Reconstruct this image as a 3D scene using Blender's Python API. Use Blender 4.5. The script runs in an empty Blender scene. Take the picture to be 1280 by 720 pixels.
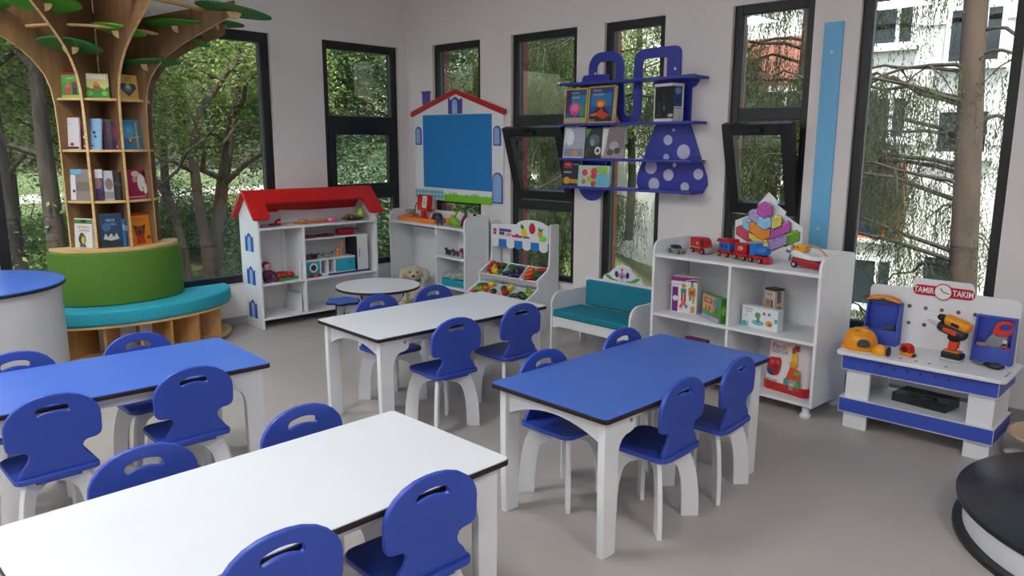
import bpy, math, random
import numpy as np
from mathutils import Matrix, Vector

# ------------------------------------------------------------ camera, world, lights
SC = bpy.context.scene
COL = SC.collection
PI = math.pi
R = math.radians


def setup_view():
    cd = bpy.data.cameras.new('camera')
    cd.sensor_width = 36.0
    cd.lens = 36.0 * 952.9 / 1280.0
    cd.clip_end = 300
    co = bpy.data.objects.new('camera', cd)
    COL.objects.link(co)
    yw, pt, rl = 0.7551, -0.1867, 0.0023
    f = Vector((-math.sin(yw) * math.cos(pt), math.cos(yw) * math.cos(pt), math.sin(pt)))
    r0 = Vector((math.cos(yw), math.sin(yw), 0))
    u0 = r0.cross(f)
    r = math.cos(rl) * r0 + math.sin(rl) * u0
    u = -math.sin(rl) * r0 + math.cos(rl) * u0
    m = Matrix((r, u, -f)).transposed().to_4x4()
    m.translation = Vector((0, 0, 1.5))
    co.matrix_world = m
    SC.camera = co
    # sky
    w = bpy.data.worlds.new('world')
    SC.world = w
    w.use_nodes = True
    nt = w.node_tree
    nt.nodes.clear()
    sky = nt.nodes.new('ShaderNodeTexSky')
    sky.sky_type = 'NISHITA'
    sky.sun_disc = False
    sky.sun_elevation = R(66)
    sky.sun_rotation = R(150)
    sky.air_density = 1.4
    sky.dust_density = 4.0
    sky.ozone_density = 1.0
    bg = nt.nodes.new('ShaderNodeBackground')
    bg.inputs['Strength'].default_value = 0.30
    out = nt.nodes.new('ShaderNodeOutputWorld')
    nt.links.new(sky.outputs[0], bg.inputs[0])
    nt.links.new(bg.outputs[0], out.inputs[0])
    # sun, coming over the roof of the building onto the trees outside
    sd = bpy.data.lights.new('sun', 'SUN')
    sd.energy = 4.6
    sd.angle = R(1.0)
    sd.color = (1.0, 0.96, 0.88)
    so = bpy.data.objects.new('sun', sd)
    COL.objects.link(so)
    d = Vector((-0.24, 0.30, -0.92)).normalized()
    so.rotation_euler = d.to_track_quat('-Z', 'Y').to_euler()
    so.location = (3, -3, 12)
    SC.view_settings.view_transform = 'Standard'
    SC.view_settings.look = 'None'
    SC.view_settings.exposure = 0.80
    SC.view_settings.gamma = 1.0
    SC.view_settings.use_curve_mapping = False
    SC.cycles.use_denoising = True
    SC.cycles.max_bounces = 8
    SC.cycles.transparent_max_bounces = 12


PANEL_POWER = 21.0
setup_view()
random.seed(7)
RNG = np.random.default_rng(11)

# ------------------------------------------------------------ materials
MATS = {}


def lin(c):
    if isinstance(c, str):
        c = tuple(int(c[i:i + 2], 16) for i in (0, 2, 4))
    out = []
    for v in c[:3]:
        v = v / 255.0
        out.append(v / 12.92 if v <= 0.04045 else ((v + 0.055) / 1.055) ** 2.4)
    return tuple(out) + (1.0,)


def base_mat(key):
    m = bpy.data.materials.new(key)
    m.use_nodes = True
    nt = m.node_tree
    b = nt.nodes['Principled BSDF']
    return m, nt, b


def vary(nt, b, col, scale=3.0, amt=0.06, stretch=None, detail=4.0, col2=None):
    tc = nt.nodes.new('ShaderNodeTexCoord')
    src = tc.outputs['Object']
    if stretch:
        mp = nt.nodes.new('ShaderNodeMapping')
        mp.inputs['Scale'].default_value = stretch
        nt.links.new(src, mp.inputs[0])
        src = mp.outputs[0]
    n = nt.nodes.new('ShaderNodeTexNoise')
    n.inputs['Scale'].default_value = scale
    n.inputs['Detail'].default_value = detail
    nt.links.new(src, n.inputs['Vector'])
    rp = nt.nodes.new('ShaderNodeValToRGB')
    c2 = col2 or tuple(min(1, v * (1 + amt)) for v in col[:3]) + (1,)
    c1 = col if col2 else tuple(v * (1 - amt) for v in col[:3]) + (1,)
    rp.color_ramp.elements[0].position = 0.35
    rp.color_ramp.elements[1].position = 0.65
    rp.color_ramp.elements[0].color = c1
    rp.color_ramp.elements[1].color = c2
    nt.links.new(n.outputs['Fac'], rp.inputs[0])
    nt.links.new(rp.outputs[0], b.inputs['Base Color'])
    return n


def mat(col, rough=0.45, amt=0.03, scale=6.0, metal=0.0, spec=0.5):
    key = 'paint_%s_%g_%g' % (col, rough, metal)
    if key in MATS:
        return MATS[key]
    m, nt, b = base_mat(key)
    vary(nt, b, lin(col), scale, amt)
    b.inputs['Roughness'].default_value = rough
    b.inputs['Metallic'].default_value = metal
    b.inputs['Specular IOR Level'].default_value = spec
    MATS[key] = m
    return m


def fabric(col, scale=90, bump=0.15):
    key = 'fabric_%s' % col
    if key in MATS:
        return MATS[key]
    m, nt, b = base_mat(key)
    n = vary(nt, b, lin(col), scale, 0.1)
    b.inputs['Roughness'].default_value = 0.8
    bp = nt.nodes.new('ShaderNodeBump')
    bp.inputs['Strength'].default_value = bump
    bp.inputs['Distance'].default_value = 0.002
    nt.links.new(n.outputs['Fac'], bp.inputs['Height'])
    nt.links.new(bp.outputs[0], b.inputs['Normal'])
    MATS[key] = m
    return m


def wood(col1, col2, rough=0.5, stretch=(2, 2, 22)):
    key = 'wood_%s_%s' % (col1, stretch)
    if key in MATS:
        return MATS[key]
    m, nt, b = base_mat(key)
    vary(nt, b, lin(col1), 2.5, 0, stretch, 6.0, lin(col2))
    b.inputs['Roughness'].default_value = rough
    MATS[key] = m
    return m


def glass_mat():
    if 'glass' in MATS:
        return MATS['glass']
    m = bpy.data.materials.new('window_glass')
    m.use_nodes = True
    nt = m.node_tree
    nt.nodes.clear()
    out = nt.nodes.new('ShaderNodeOutputMaterial')
    tr = nt.nodes.new('ShaderNodeBsdfTransparent')
    tr.inputs[0].default_value = (0.93, 0.96, 0.94, 1)
    gl = nt.nodes.new('ShaderNodeBsdfGlossy')
    gl.inputs['Roughness'].default_value = 0.01
    gl.inputs[0].default_value = (1, 1, 1, 1)
    fr = nt.nodes.new('ShaderNodeFresnel')
    geo = nt.nodes.new('ShaderNodeNewGeometry')
    ior = nt.nodes.new('ShaderNodeMapRange')     # the same reflectance on both faces of the sheet
    ior.inputs['To Min'].default_value = 1.42
    ior.inputs['To Max'].default_value = 1.0 / 1.42
    nt.links.new(geo.outputs['Backfacing'], ior.inputs['Value'])
    nt.links.new(ior.outputs[0], fr.inputs[0])
    mx = nt.nodes.new('ShaderNodeMixShader')
    nt.links.new(fr.outputs[0], mx.inputs[0])
    nt.links.new(tr.outputs[0], mx.inputs[1])
    nt.links.new(gl.outputs[0], mx.inputs[2])
    nt.links.new(mx.outputs[0], out.inputs[0])
    MATS['glass'] = m
    return m


def clear_plastic(col='ffffff', a=0.35):
    key = 'clear_%s_%g' % (col, a)
    if key in MATS:
        return MATS[key]
    m, nt, b = base_mat(key)
    vary(nt, b, lin(col), 20, 0.1)
    b.inputs['Alpha'].default_value = a
    b.inputs['Roughness'].default_value = 0.15
    MATS[key] = m
    return m


def leaf_mat(c1, c2, key):
    if key in MATS:
        return MATS[key]
    m = bpy.data.materials.new(key)
    m.use_nodes = True
    nt = m.node_tree
    nt.nodes.clear()
    out = nt.nodes.new('ShaderNodeOutputMaterial')
    tc = nt.nodes.new('ShaderNodeTexCoord')
    n = nt.nodes.new('ShaderNodeTexNoise')
    n.inputs['Scale'].default_value = 3.0
    n.inputs['Detail'].default_value = 6.0
    nt.links.new(tc.outputs['Object'], n.inputs['Vector'])
    rp = nt.nodes.new('ShaderNodeValToRGB')
    rp.color_ramp.elements[0].position = 0.36
    rp.color_ramp.elements[1].position = 0.64
    rp.color_ramp.elements[0].color = lin(c1)
    rp.color_ramp.elements[1].color = lin(c2)
    nt.links.new(n.outputs['Fac'], rp.inputs[0])
    df = nt.nodes.new('ShaderNodeBsdfDiffuse')
    tl = nt.nodes.new('ShaderNodeBsdfTranslucent')
    mx = nt.nodes.new('ShaderNodeMixShader')
    mx.inputs[0].default_value = 0.45
    nt.links.new(rp.outputs[0], df.inputs[0])
    nt.links.new(rp.outputs[0], tl.inputs[0])
    nt.links.new(df.outputs[0], mx.inputs[1])
    nt.links.new(tl.outputs[0], mx.inputs[2])
    nt.links.new(mx.outputs[0], out.inputs[0])
    MATS[key] = m
    return m


def emit_mat(strength):
    m = bpy.data.materials.new('lamp_diffuser')
    m.use_nodes = True
    nt = m.node_tree
    nt.nodes.clear()
    out = nt.nodes.new('ShaderNodeOutputMaterial')
    e = nt.nodes.new('ShaderNodeEmission')
    e.inputs[0].default_value = (0.95, 0.98, 1.0, 1)
    e.inputs[1].default_value = strength
    nt.links.new(e.outputs[0], out.inputs[0])
    return m


def floor_mat():
    m, nt, b = base_mat('grey_vinyl_floor')
    vary(nt, b, lin((178, 170, 164)), 1.3, 0.05, None, 8.0)
    b.inputs['Roughness'].default_value = 0.42
    n2 = nt.nodes.new('ShaderNodeTexNoise')
    n2.inputs['Scale'].default_value = 180
    bp = nt.nodes.new('ShaderNodeBump')
    bp.inputs['Strength'].default_value = 0.08
    bp.inputs['Distance'].default_value = 0.001
    nt.links.new(n2.outputs['Fac'], bp.inputs['Height'])
    nt.links.new(bp.outputs[0], b.inputs['Normal'])
    return m


def ground_mat():
    m, nt, b = base_mat('woodland_ground')
    vary(nt, b, lin((70, 64, 46)), 0.9, 0, None, 8.0, lin((84, 98, 52)))
    b.inputs['Roughness'].default_value = 0.95
    return m


WALL = mat((229, 223, 221), 0.7, 0.015, 2.0)
WHITE = mat((232, 233, 235), 0.38, 0.012)
WHITE_TOP = mat((226, 229, 233), 0.28, 0.01)
BLACKF = mat((24, 25, 28), 0.42, 0.05)
BLUE = mat((50, 78, 176), 0.42, 0.03)
BLUETOP = mat((68, 108, 198), 0.36, 0.03)
EDGE = mat((36, 15, 17), 0.5, 0.1)
FLASK = mat((42, 56, 160), 0.4, 0.03)
BENCHBLUE = mat((56, 80, 182), 0.45, 0.04)
STEEL = mat((150, 152, 156), 0.3, 0.05, 10, 1.0)
BLACK = mat((20, 20, 22), 0.4, 0.1)
PAPER = mat((236, 234, 226), 0.8, 0.03)
RED = mat((206, 22, 18), 0.35, 0.03)
BIRCH = wood((205, 166, 108), (224, 190, 134))
PLY = wood((150, 112, 74), (172, 132, 92))
BARK = wood((44, 37, 32), (66, 56, 48), 0.9, (3, 3, 0.8))
BARKR = wood((64, 51, 42), (90, 73, 61), 0.9, (3, 3, 0.8))
GLASS = glass_mat()

# ------------------------------------------------------------ mesh builder


class MB:
    def __init__(self):
        self.v, self.f, self.m = [], [], []

    def add(self, vs, fs, mi=0, M=None):
        o = len(self.v)
        for p in vs:
            q = Vector(p)
            if M is not None:
                q = M @ q
            self.v.append(tuple(q))
        for f in fs:
            self.f.append(tuple(i + o for i in f))
            self.m.append(mi)
        return self

    def box(self, x0, x1, y0, y1, z0, z1, mi=0, M=None):
        vs = [(x, y, z) for z in (z0, z1) for y in (y0, y1) for x in (x0, x1)]
        fs = [(0, 2, 3, 1), (4, 5, 7, 6), (0, 1, 5, 4), (2, 6, 7, 3), (0, 4, 6, 2), (1, 3, 7, 5)]
        return self.add(vs, fs, mi, M)

    def tube(self, pts, rad, n=10, mi=0, M=None, cap=True):
        pts = [Vector(p) for p in pts]
        if not isinstance(rad, (list, tuple)):
            rad = [rad] * len(pts)
        vs, fs = [], []
        t0 = (pts[1] - pts[0]).normalized()
        a = Vector((0, 0, 1)) if abs(t0.z) < 0.9 else Vector((1, 0, 0))
        nx = t0.cross(a).normalized()
        for i, p in enumerate(pts):
            if i == 0:
                t = t0
            elif i == len(pts) - 1:
                t = (pts[i] - pts[i - 1]).normalized()
            else:
                t = ((pts[i + 1] - p).normalized() + (p - pts[i - 1]).normalized())
                t = t.normalized() if t.length > 1e-6 else t0
            nx = (nx - t * nx.dot(t))
            nx = nx.normalized() if nx.length > 1e-6 else t.orthogonal().normalized()
            ny = t.cross(nx)
            for k in range(n):
                an = 2 * PI * k / n
                vs.append(p + (nx * math.cos(an) + ny * math.sin(an)) * rad[i])
        for i in range(len(pts) - 1):
            for k in range(n):
                k2 = (k + 1) % n
                fs.append((i * n + k, i * n + k2, (i + 1) * n + k2, (i + 1) * n + k))
        if cap:
            fs.append(tuple(range(n - 1, -1, -1)))
            fs.append(tuple((len(pts) - 1) * n + k for k in range(n)))
        return self.add(vs, fs, mi, M)

    def lathe(self, prof, n=24, mi=0, M=None, sx=1.0, sy=1.0):
        """profile of (r, z) bottom to top, about z"""
        vs, fs = [], []
        for r, z in prof:
            for k in range(n):
                an = 2 * PI * k / n
                vs.append((r * sx * math.cos(an), r * sy * math.sin(an), z))
        for i in range(len(prof) - 1):
            for k in range(n):
                k2 = (k + 1) % n
                fs.append((i * n + k, i * n + k2, (i + 1) * n + k2, (i + 1) * n + k))
        fs.append(tuple(range(n - 1, -1, -1)))
        fs.append(tuple((len(prof) - 1) * n + k for k in range(n)))
        return self.add(vs, fs, mi, M)

    def ball(self, c, rx, ry=None, rz=None, n=12, m=8, mi=0, M=None):
        ry = rx if ry is None else ry
        rz = rx if rz is None else rz
        prof = [(max(1e-4, math.sin(PI * i / m)), -math.cos(PI * i / m)) for i in range(m + 1)]
        T = Matrix.Translation(Vector(c)) @ Matrix.Diagonal((rx, ry, rz, 1))
        if M is not None:
            T = M @ T
        return self.lathe(prof, n, mi, T)

    def plate(self, outline, thick, M=None, holes=(), bevel=0.002, mi=0, res=1, edge_mi=None):
        me = plate_mesh(outline, thick, holes, bevel, res)
        n0 = len(self.m)
        self.add([v.co.copy() for v in me.vertices], [tuple(p.vertices) for p in me.polygons], mi, M)
        if edge_mi is not None:
            for i, p in enumerate(me.polygons):
                if abs(p.normal.z) < 0.5:
                    self.m[n0 + i] = edge_mi
        bpy.data.meshes.remove(me)
        return self

    def flat(self, outline, M, mi=0, z=0.0):
        return self.add([(x, y, z) for x, y in outline], [tuple(range(len(outline)))], mi, M)

    def text(self, s, size, M, mi=0, align='CENTER', extrude=0.0, bold=0.0, sx=1.0):
        cu = bpy.data.curves.new('t', 'FONT')
        cu.body = s
        cu.size = size
        cu.align_x = align
        cu.align_y = 'CENTER'
        cu.extrude = extrude
        cu.offset = bold
        cu.resolution_u = 3
        ob = bpy.data.objects.new('t', cu)
        me = bpy.data.meshes.new_from_object(ob)
        S = M @ Matrix.Diagonal((sx, 1, 1, 1))
        self.add([v.co.copy() for v in me.vertices], [tuple(p.vertices) for p in me.polygons], mi, S)
        bpy.data.objects.remove(ob)
        bpy.data.curves.remove(cu)
        bpy.data.meshes.remove(me)
        return self

    def mesh(self, name, mats, smooth=35):
        me = bpy.data.meshes.new(name)
        me.from_pydata(self.v, [], self.f)
        if not isinstance(mats, (list, tuple)):
            mats = [mats]
        for m in mats:
            me.materials.append(m)
        if len(mats) > 1:
            me.polygons.foreach_set('material_index', self.m)
        if smooth:
            me.polygons.foreach_set('use_smooth', [True] * len(me.polygons))
            me.set_sharp_from_angle(angle=R(smooth))
        me.update()
        return me

    def build(self, name, mats, parent=None, loc=None, bevel=0.0, smooth=35, label=None):
        o = bpy.data.objects.new(name, self.mesh(name, mats, smooth))
        COL.objects.link(o)
        if parent is not None:
            o.parent = parent
        if loc is not None:
            o.location = loc
        if bevel:
            bv = o.modifiers.new('edge', 'BEVEL')
            bv.width = bevel
            bv.segments = 2
            bv.limit_method = 'ANGLE'
            bv.angle_limit = R(50)
        if label:
            o['label'] = label
        return o


def plate_mesh(outline, thick, holes=(), bevel=0.002, res=1):
    cu = bpy.data.curves.new('p', 'CURVE')
    cu.dimensions = '2D'
    cu.fill_mode = 'BOTH'
    for pl in [outline] + list(holes):
        sp = cu.splines.new('POLY')
        sp.points.add(len(pl) - 1)
        for p, (x, y) in zip(sp.points, pl):
            p.co = (x, y, 0, 1)
        sp.use_cyclic_u = True
    cu.extrude = max(thick / 2 - bevel, 1e-5)
    cu.bevel_depth = bevel
    cu.bevel_resolution = res
    cu.offset = -bevel
    ob = bpy.data.objects.new('p', cu)
    me = bpy.data.meshes.new_from_object(ob)
    bpy.data.objects.remove(ob)
    bpy.data.curves.remove(cu)
    return me


def B():
    return MB()


def rot(ax, deg):
    return Matrix.Rotation(R(deg), 4, ax)


def tr(x, y, z):
    return Matrix.Translation((x, y, z))


# a plate drawn in (x, z), its face turned to -y
FRONT = rot('X', 90)
# a plate drawn in (y, z), its face turned to +x
SIDE = Matrix(((0, 0, 1, 0), (1, 0, 0, 0), (0, 1, 0, 0), (0, 0, 0, 1)))


def rrect(x0, x1, y0, y1, r, n=5):
    """rounded rectangle; r one radius or four (bl, br, tr, tl)"""
    rs = r if isinstance(r, (list, tuple)) else (r,) * 4
    out = []
    for (cx, cy, sx, sy, a0), rr in zip(((x0, y0, 1, 1, 180), (x1, y0, -1, 1, 270), (x1, y1, -1, -1, 0), (x0, y1, 1, -1, 90)), rs):
        if rr <= 0:
            out.append((cx, cy))
            continue
        for i in range(n + 1):
            a = R(a0 + 90 * i / n)
            out.append((cx + sx * rr + rr * math.cos(a), cy + sy * rr + rr * math.sin(a)))
    return out


def ell(cx, cy, rx, ry=None, n=24, a0=0, a1=360):
    ry = rx if ry is None else ry
    full = abs(a1 - a0 - 360) < 1e-6
    return [(cx + rx * math.cos(R(a0 + (a1 - a0) * i / (n if full else n - 1))), cy + ry * math.sin(R(a0 + (a1 - a0) * i / (n if full else n - 1)))) for i in range(n)]


def smooth_poly(pts, it=2):
    for _ in range(it):
        q = []
        for i in range(len(pts)):
            a, b = pts[i], pts[(i + 1) % len(pts)]
            q.append((a[0] * .75 + b[0] * .25, a[1] * .75 + b[1] * .25))
            q.append((a[0] * .25 + b[0] * .75, a[1] * .25 + b[1] * .75))
        pts = q
    return pts


def tag(o, label, cat, group=None):
    o['label'] = label
    o['category'] = cat
    if group:
        o['group'] = group
    return o


def thing(name, label, cat, loc=(0, 0, 0), rz=0.0, group=None):
    o = bpy.data.objects.new(name, None)
    o.empty_display_size = 0.1
    COL.objects.link(o)
    o.location = loc
    o.rotation_euler = (0, 0, rz)
    return tag(o, label, cat, group)


def structure(o):
    o['kind'] = 'structure'
    return o


def copy_tree(root, loc, rz, label):
    r = root.copy()
    COL.objects.link(r)
    r.location = loc
    r.rotation_euler = (0, 0, rz)
    r['label'] = label
    for ch in list(root.children):
        c = ch.copy()
        COL.objects.link(c)
        c.parent = r
        for g in list(ch.children):
            d = g.copy()
            COL.objects.link(d)
            d.parent = c
    return r


def art(parent, items, M, name='cover_print', step=0.0004):
    """flat print laid on a face: M maps print (u, v) metres to the face, +z out of it"""
    mb = B()
    mats, idx = [], {}
    for i, it in enumerate(items):
        c = it[1]
        if c not in idx:
            idx[c] = len(mats)
            mats.append(mat(c, 0.5, 0.06, 40))
        mi = idx[c]
        z = step * (i + 1)
        if it[0] == 'r':
            mb.flat([(it[2], it[3]), (it[4], it[3]), (it[4], it[5]), (it[2], it[5])], M, mi, z)
        elif it[0] == 'e':
            mb.flat(ell(it[2], it[3], it[4], it[5], 18), M, mi, z)
        elif it[0] == 'p':
            mb.flat(it[2], M, mi, z)
        elif it[0] == 't':
            mb.text(it[5], it[4], M @ tr(it[2], it[3], z), mi, bold=0.0)
    return mb.build(name, mats, parent, smooth=0)


C_ = lambda *a: tuple(a)

# ------------------------------------------------------------ room shell
XA, YB, CEIL = -5.942, 4.822, 3.0
XR, YF = 2.2, -3.2
TH = 0.18
WT, WB_ = 2.392, 0.36


def wall_with_openings(name, along, plane, lo, hi, openings, axis):
    """boxes round the openings, joined into one wall"""
    mb = B()
    xs = sorted(set([lo, hi] + [v for o in openings for v in o[:2]]))
    for a, b in zip(xs[:-1], xs[1:]):
        op = [o for o in openings if o[0] <= a + 1e-6 and o[1] >= b - 1e-6]
        spans = [(-0.02, CEIL)] if not op else [(-0.02, op[0][2]), (op[0][3], CEIL)]
        for z0, z1 in spans:
            if axis == 'x':
                mb.box(a, b, plane, plane + TH, z0, z1)
            else:
                mb.box(plane - TH, plane, a, b, z0, z1)
    return structure(mb.build(name, WALL, smooth=0))


WIN_B = [(-5.558, -4.925), (-4.558, -3.852), (-3.591, -3.062), (-2.548, -2.005), (-1.728, -0.892)]
WIN_A = [(1.32, 3.393), (3.893, 4.726)]
wall_with_openings('wall_back', 'x', YB, XA - TH, XR + TH, [(a, b, WB_, WT) for a, b in WIN_B], 'x')
wall_with_openings('wall_left', 'y', XA, YF, YB, [(a, b, WB_ - 0.02, WT) for a, b in WIN_A], 'y')
structure(B().box(XR, XR + 0.2, YF, YB, -0.02, CEIL).build('wall_right', WALL, smooth=0))
structure(B().box(XA - TH, XR + 0.2, YF - 0.2, YF, -0.02, CEIL).build('wall_front', WALL, smooth=0))
structure(B().box(XA - TH, XR + 0.2, YF - 0.2, YB + TH, -0.12, 0.0).build('floor', floor_mat(), smooth=0))
structure(B().box(XA - TH - .2, XR + 0.4, YF - 0.4, YB + TH + .2, CEIL, CEIL + 0.2).build('ceiling', mat((236, 236, 234), 0.8), smooth=0))
BASE = mat((150, 148, 148), 0.6, 0.04)
structure(B().box(XA, XR, YB - 0.012, YB, 0.0, 0.075).build('baseboard_back', BASE, bevel=0.003))
structure(B().box(XA, XA + 0.012, YF, YB - 0.012, 0.0, 0.075).build('baseboard_left', BASE, bevel=0.003))


def frame_ring(mb, x0, x1, z0, z1, w, d, M):
    """four mitre-less bars, depth d from y=0 outward"""
    ws = w if isinstance(w, (list, tuple)) else (w, w, w, w)  # left right bottom top
    mb.box(x0, x0 + ws[0], 0, d, z0, z1, 0, M)
    mb.box(x1 - ws[1], x1, 0, d, z0, z1, 0, M)
    mb.box(x0 + ws[0], x1 - ws[1], 0, d, z0, z0 + ws[2], 0, M)
    mb.box(x0 + ws[0], x1 - ws[1], 0, d, z1 - ws[3], z1, 0, M)


def pane(parent, x0, x1, z0, z1, y, M):
    return B().box(x0, x1, y, y + 0.006, z0, z1, 0, M).build('pane', GLASS, parent, smooth=0)


def window(n, x0, x1, z0, z1, M, transoms=(), hopper=None, reveal=None, closed_sash=False, fw=0.055):
    """M maps (x along wall, y outward, z) to the room"""
    mb = B()
    iy = 0.03
    I = M @ tr(0, iy, 0)
    frame_ring(mb, x0, x1, z0, z1, fw, 0.07, I)
    for a, b in transoms:
        mb.box(x0 + fw, x1 - fw, 0, 0.07, a, b, 0, I)
    root = structure(mb.build('window_%d' % n, BLACKF, bevel=0.003))
    zs = [z0 + fw] + [v for t in sorted(transoms) for v in t] + [z1 - fw]
    for i in range(0, len(zs), 2):
        a, b = zs[i], zs[i + 1]
        if hopper is not None and i == 2:
            # bottom-hung sash tilted into the room
            th = hopper
            H = I @ tr(0, 0.0, a + 0.012) @ rot('X', th)
            hb = B()
            h = b - a - 0.012
            sx0, sx1 = x0 + fw - 0.02, x1 - fw + 0.02
            frame_ring(hb, sx0, sx1, 0, h, 0.075, 0.055, H)
            s = hb.build('sash', BLACKF, root, bevel=0.003)
            pane(s, sx0 + 0.07, sx1 - 0.07, 0.07, h - 0.07, 0.025, H)
            hd = B()
            xc = (sx0 + sx1) / 2
            hd.box(xc - 0.05, xc + 0.05, -0.03, 0.0, h - 0.05, h - 0.025, 0, H)
            hd.build('handle', BLACK, s, bevel=0.003)
            st = B()
            for xx in (sx0 + 0.02, sx1 - 0.02):
                st.tube([I @ Vector((xx, 0.05, b - 0.02)), I @ Vector((xx, 0.02, b - 0.12)), H @ Vector((xx, 0.03, h - 0.14))], 0.007, 6)
            st.build('stay', BLACK, root)
        elif closed_sash and i == 2:
            hb = B()
            J = I @ tr(0, -0.012, 0)
            frame_ring(hb, x0 + fw - 0.01, x1 - fw + 0.01, a - 0.01, b + 0.01, 0.065, 0.05, J)
            s = hb.build('sash', BLACKF, root, bevel=0.003)
            pane(s, x0 + fw + 0.05, x1 - fw - 0.05, a + 0.05, b - 0.05, 0.03, J)
            B().box((x0 + x1) / 2 - .06, (x0 + x1) / 2 + .06, -0.03, -0.002, b - 0.03, b - 0.005, 0, J).build('handle', BLACK, s, bevel=0.003)
        else:
            pane(root, x0 + fw - 0.01, x1 - fw + 0.01, a - 0.01, b + 0.01, 0.032, I)
    bead = B()
    for i in range(0, len(zs), 2):
        if (hopper is not None or closed_sash) and i == 2:
            continue
        a, b = zs[i], zs[i + 1]
        frame_ring(bead, x0 + fw - 0.002, x1 - fw + 0.002, a, b, 0.007, 0.012, I @ tr(0, 0.02, 0))
    bead.build('glazing_bead', mat((96, 98, 100), 0.5), root, smooth=0)
    if reveal:
        rb = B()
        rb.box(x0 - 0.001, x0 + 0.012, 0.10, 0.20, z0, z1, 0, M)
        rb.box(x1 - 0.012, x1 + 0.001, 0.10, 0.20, z0, z1, 0, M)
        rb.build('reveal_lining', mat(reveal, 0.6, 0.12, 14), root, smooth=0)
    sill = B().box(x0, x1, 0.0, 0.03, z0 - 0.0, z0 + 0.012, 0, M)
    sill.build('sill', mat((205, 203, 202), 0.5), root, smooth=0)
    return root


MBK = tr(0, YB, 0)                         # wall_back: x along, outward +y
MLT = Matrix(((0, -1, 0, XA), (1, 0, 0, 0), (0, 0, 1, 0), (0, 0, 0, 1)))   # wall_left: x->y, outward -x
TR2 = [(0.955, 1.03), (1.655, 1.735)]
window(1, *WIN_B[0], WB_, WT, MBK, TR2, None, (128, 34, 42), True)
window(2, *WIN_B[1], WB_, WT, MBK, TR2, 17, (136, 30, 40))
window(3, *WIN_B[2], WB_, WT, MBK, (), None, (158, 84, 48))
window(4, *WIN_B[3], WB_, WT, MBK, TR2, 17, (158, 84, 48))
window(5, *WIN_B[4], WB_, WT, MBK, ())
window(6, *WIN_A[0], WB_ - .02, WT, MLT, (), fw=0.075)
window(7, *WIN_A[1], WB_ - .02, WT, MLT, [(0.99, 1.075), (1.635, 1.745)], None, None, True, fw=0.065)

# pale blue board strip screwed to the wall between two windows
st = tag(B().box(-1.935, -1.820, YB - 0.012, YB, 0.55, 2.225).build('wall_strip', mat((112, 184, 228), 0.5), bevel=0.002),
         'pale blue vertical board screwed to the wall between two black windows', 'panel')
sb = B()
for z in (0.98, 2.05):
    sb.lathe([(0.009, 0), (0.009, 0.002), (0.005, 0.004)], 10, 0, tr(-1.878, YB - 0.012, z) @ FRONT)
sb.build('screw', mat((225, 225, 225), 0.3), st)


# ceiling lamps
def ceiling_lamp(x, y, label):
    t = thing('ceiling_light', label, 'lamp', (x, y, CEIL), 0, 'square panels in the ceiling')
    mb = B()
    frame_ring(mb, -0.3, 0.3, -0.3, 0.3, 0.02, 0.014, rot('X', -90) @ tr(0, 0, 0))
    mb.build('frame', WHITE, t)
    B().box(-0.28, 0.28, -0.28, 0.28, -0.009, -0.003).build('diffuser', EMIT, t, smooth=0)


EMIT = emit_mat(PANEL_POWER)
for i, (x, y) in enumerate(((-4.62, 0.65), (-2.9, 0.65), (-4.25, -1.6), (-1.9, -1.6), (0.3, -1.3), (1.1, 1.3))):
    ceiling_lamp(x, y, ('ceiling light panel mirrored in the window behind the brick pyramid board', 'ceiling light panel mirrored at the top of the rightmost tall window', 'square white ceiling light panel behind the viewer')[min(i, 2)])

# ------------------------------------------------------------ tables
TZ = 0.556


def make_table(name, label, x, y, ang, L, W, top_mat, group):
    t = thing(name, label, 'table', (x, y, 0), ang, group)
    out = rrect(-L / 2, L / 2, -W / 2, W / 2, 0.02)
    B().plate(out, 0.018, tr(0, 0, TZ - 0.0095 - 0.003), (), 0.003).build('edge_band', EDGE, t)
    B().plate(rrect(-L / 2 + .002, L / 2 - .002, -W / 2 + .002, W / 2 - .002, 0.02), 0.004, tr(0, 0, TZ - 0.002), (), 0.001).build('tabletop', top_mat, t)
    zt = TZ - 0.0225
    # leg profile in (x, z), x measured inward from the end
    prof = [(0.0, 0.0), (0.070, 0.0), (0.073, 0.30), (0.074, 0.39), (0.080, 0.42), (0.094, 0.442), (0.115, 0.455), (0.14, 0.458),
            (0.160, 0.464), (0.170, 0.478), (0.172, 0.50), (0.172, zt), (-0.006, zt), (-0.006, 0.3)]
    for sx in (-1, 1):
        for sy in (-1, 1):
            pts = [(sx * (L / 2 - 0.036 - a), z) for a, z in prof]
            lg = B().plate(pts, 0.032, tr(0, sy * (W / 2 - 0.045), 0) @ FRONT, (), 0.002).build('leg', WHITE, t)
            sc = B()
            sc.lathe([(0.008, 0), (0.008, 0.002), (0.004, 0.004)], 10, 0, tr(sx * (L / 2 - 0.18), sy * (W / 2 - 0.029), 0.505) @ rot('X', -90 if sy > 0 else 90))
            sc.build('screw', STEEL, lg)
    for sx in (-1, 1):
        w = W / 2 - 0.061
        arch = [(-w, zt), (-w, zt - 0.105)] + [(-w + (2 * w) * i / 12, zt - 0.105 + 0.06 * math.sin(PI * i / 12) ** 0.8) for i in range(1, 12)] + [(w, zt - 0.105), (w, zt)]
        B().plate(arch, 0.018, tr(sx * (L / 2 - 0.06), 0, 0) @ SIDE, (), 0.0015).build('end_apron', WHITE, t)
    for sy in (-1, 1):
        B().box(-L / 2 + 0.05, L / 2 - 0.05, sy * (W / 2 - 0.085) - 0.009, sy * (W / 2 - 0.085) + 0.009, zt - 0.055, zt).build('side_apron', WHITE, t, bevel=0.0015)
    return t


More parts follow.
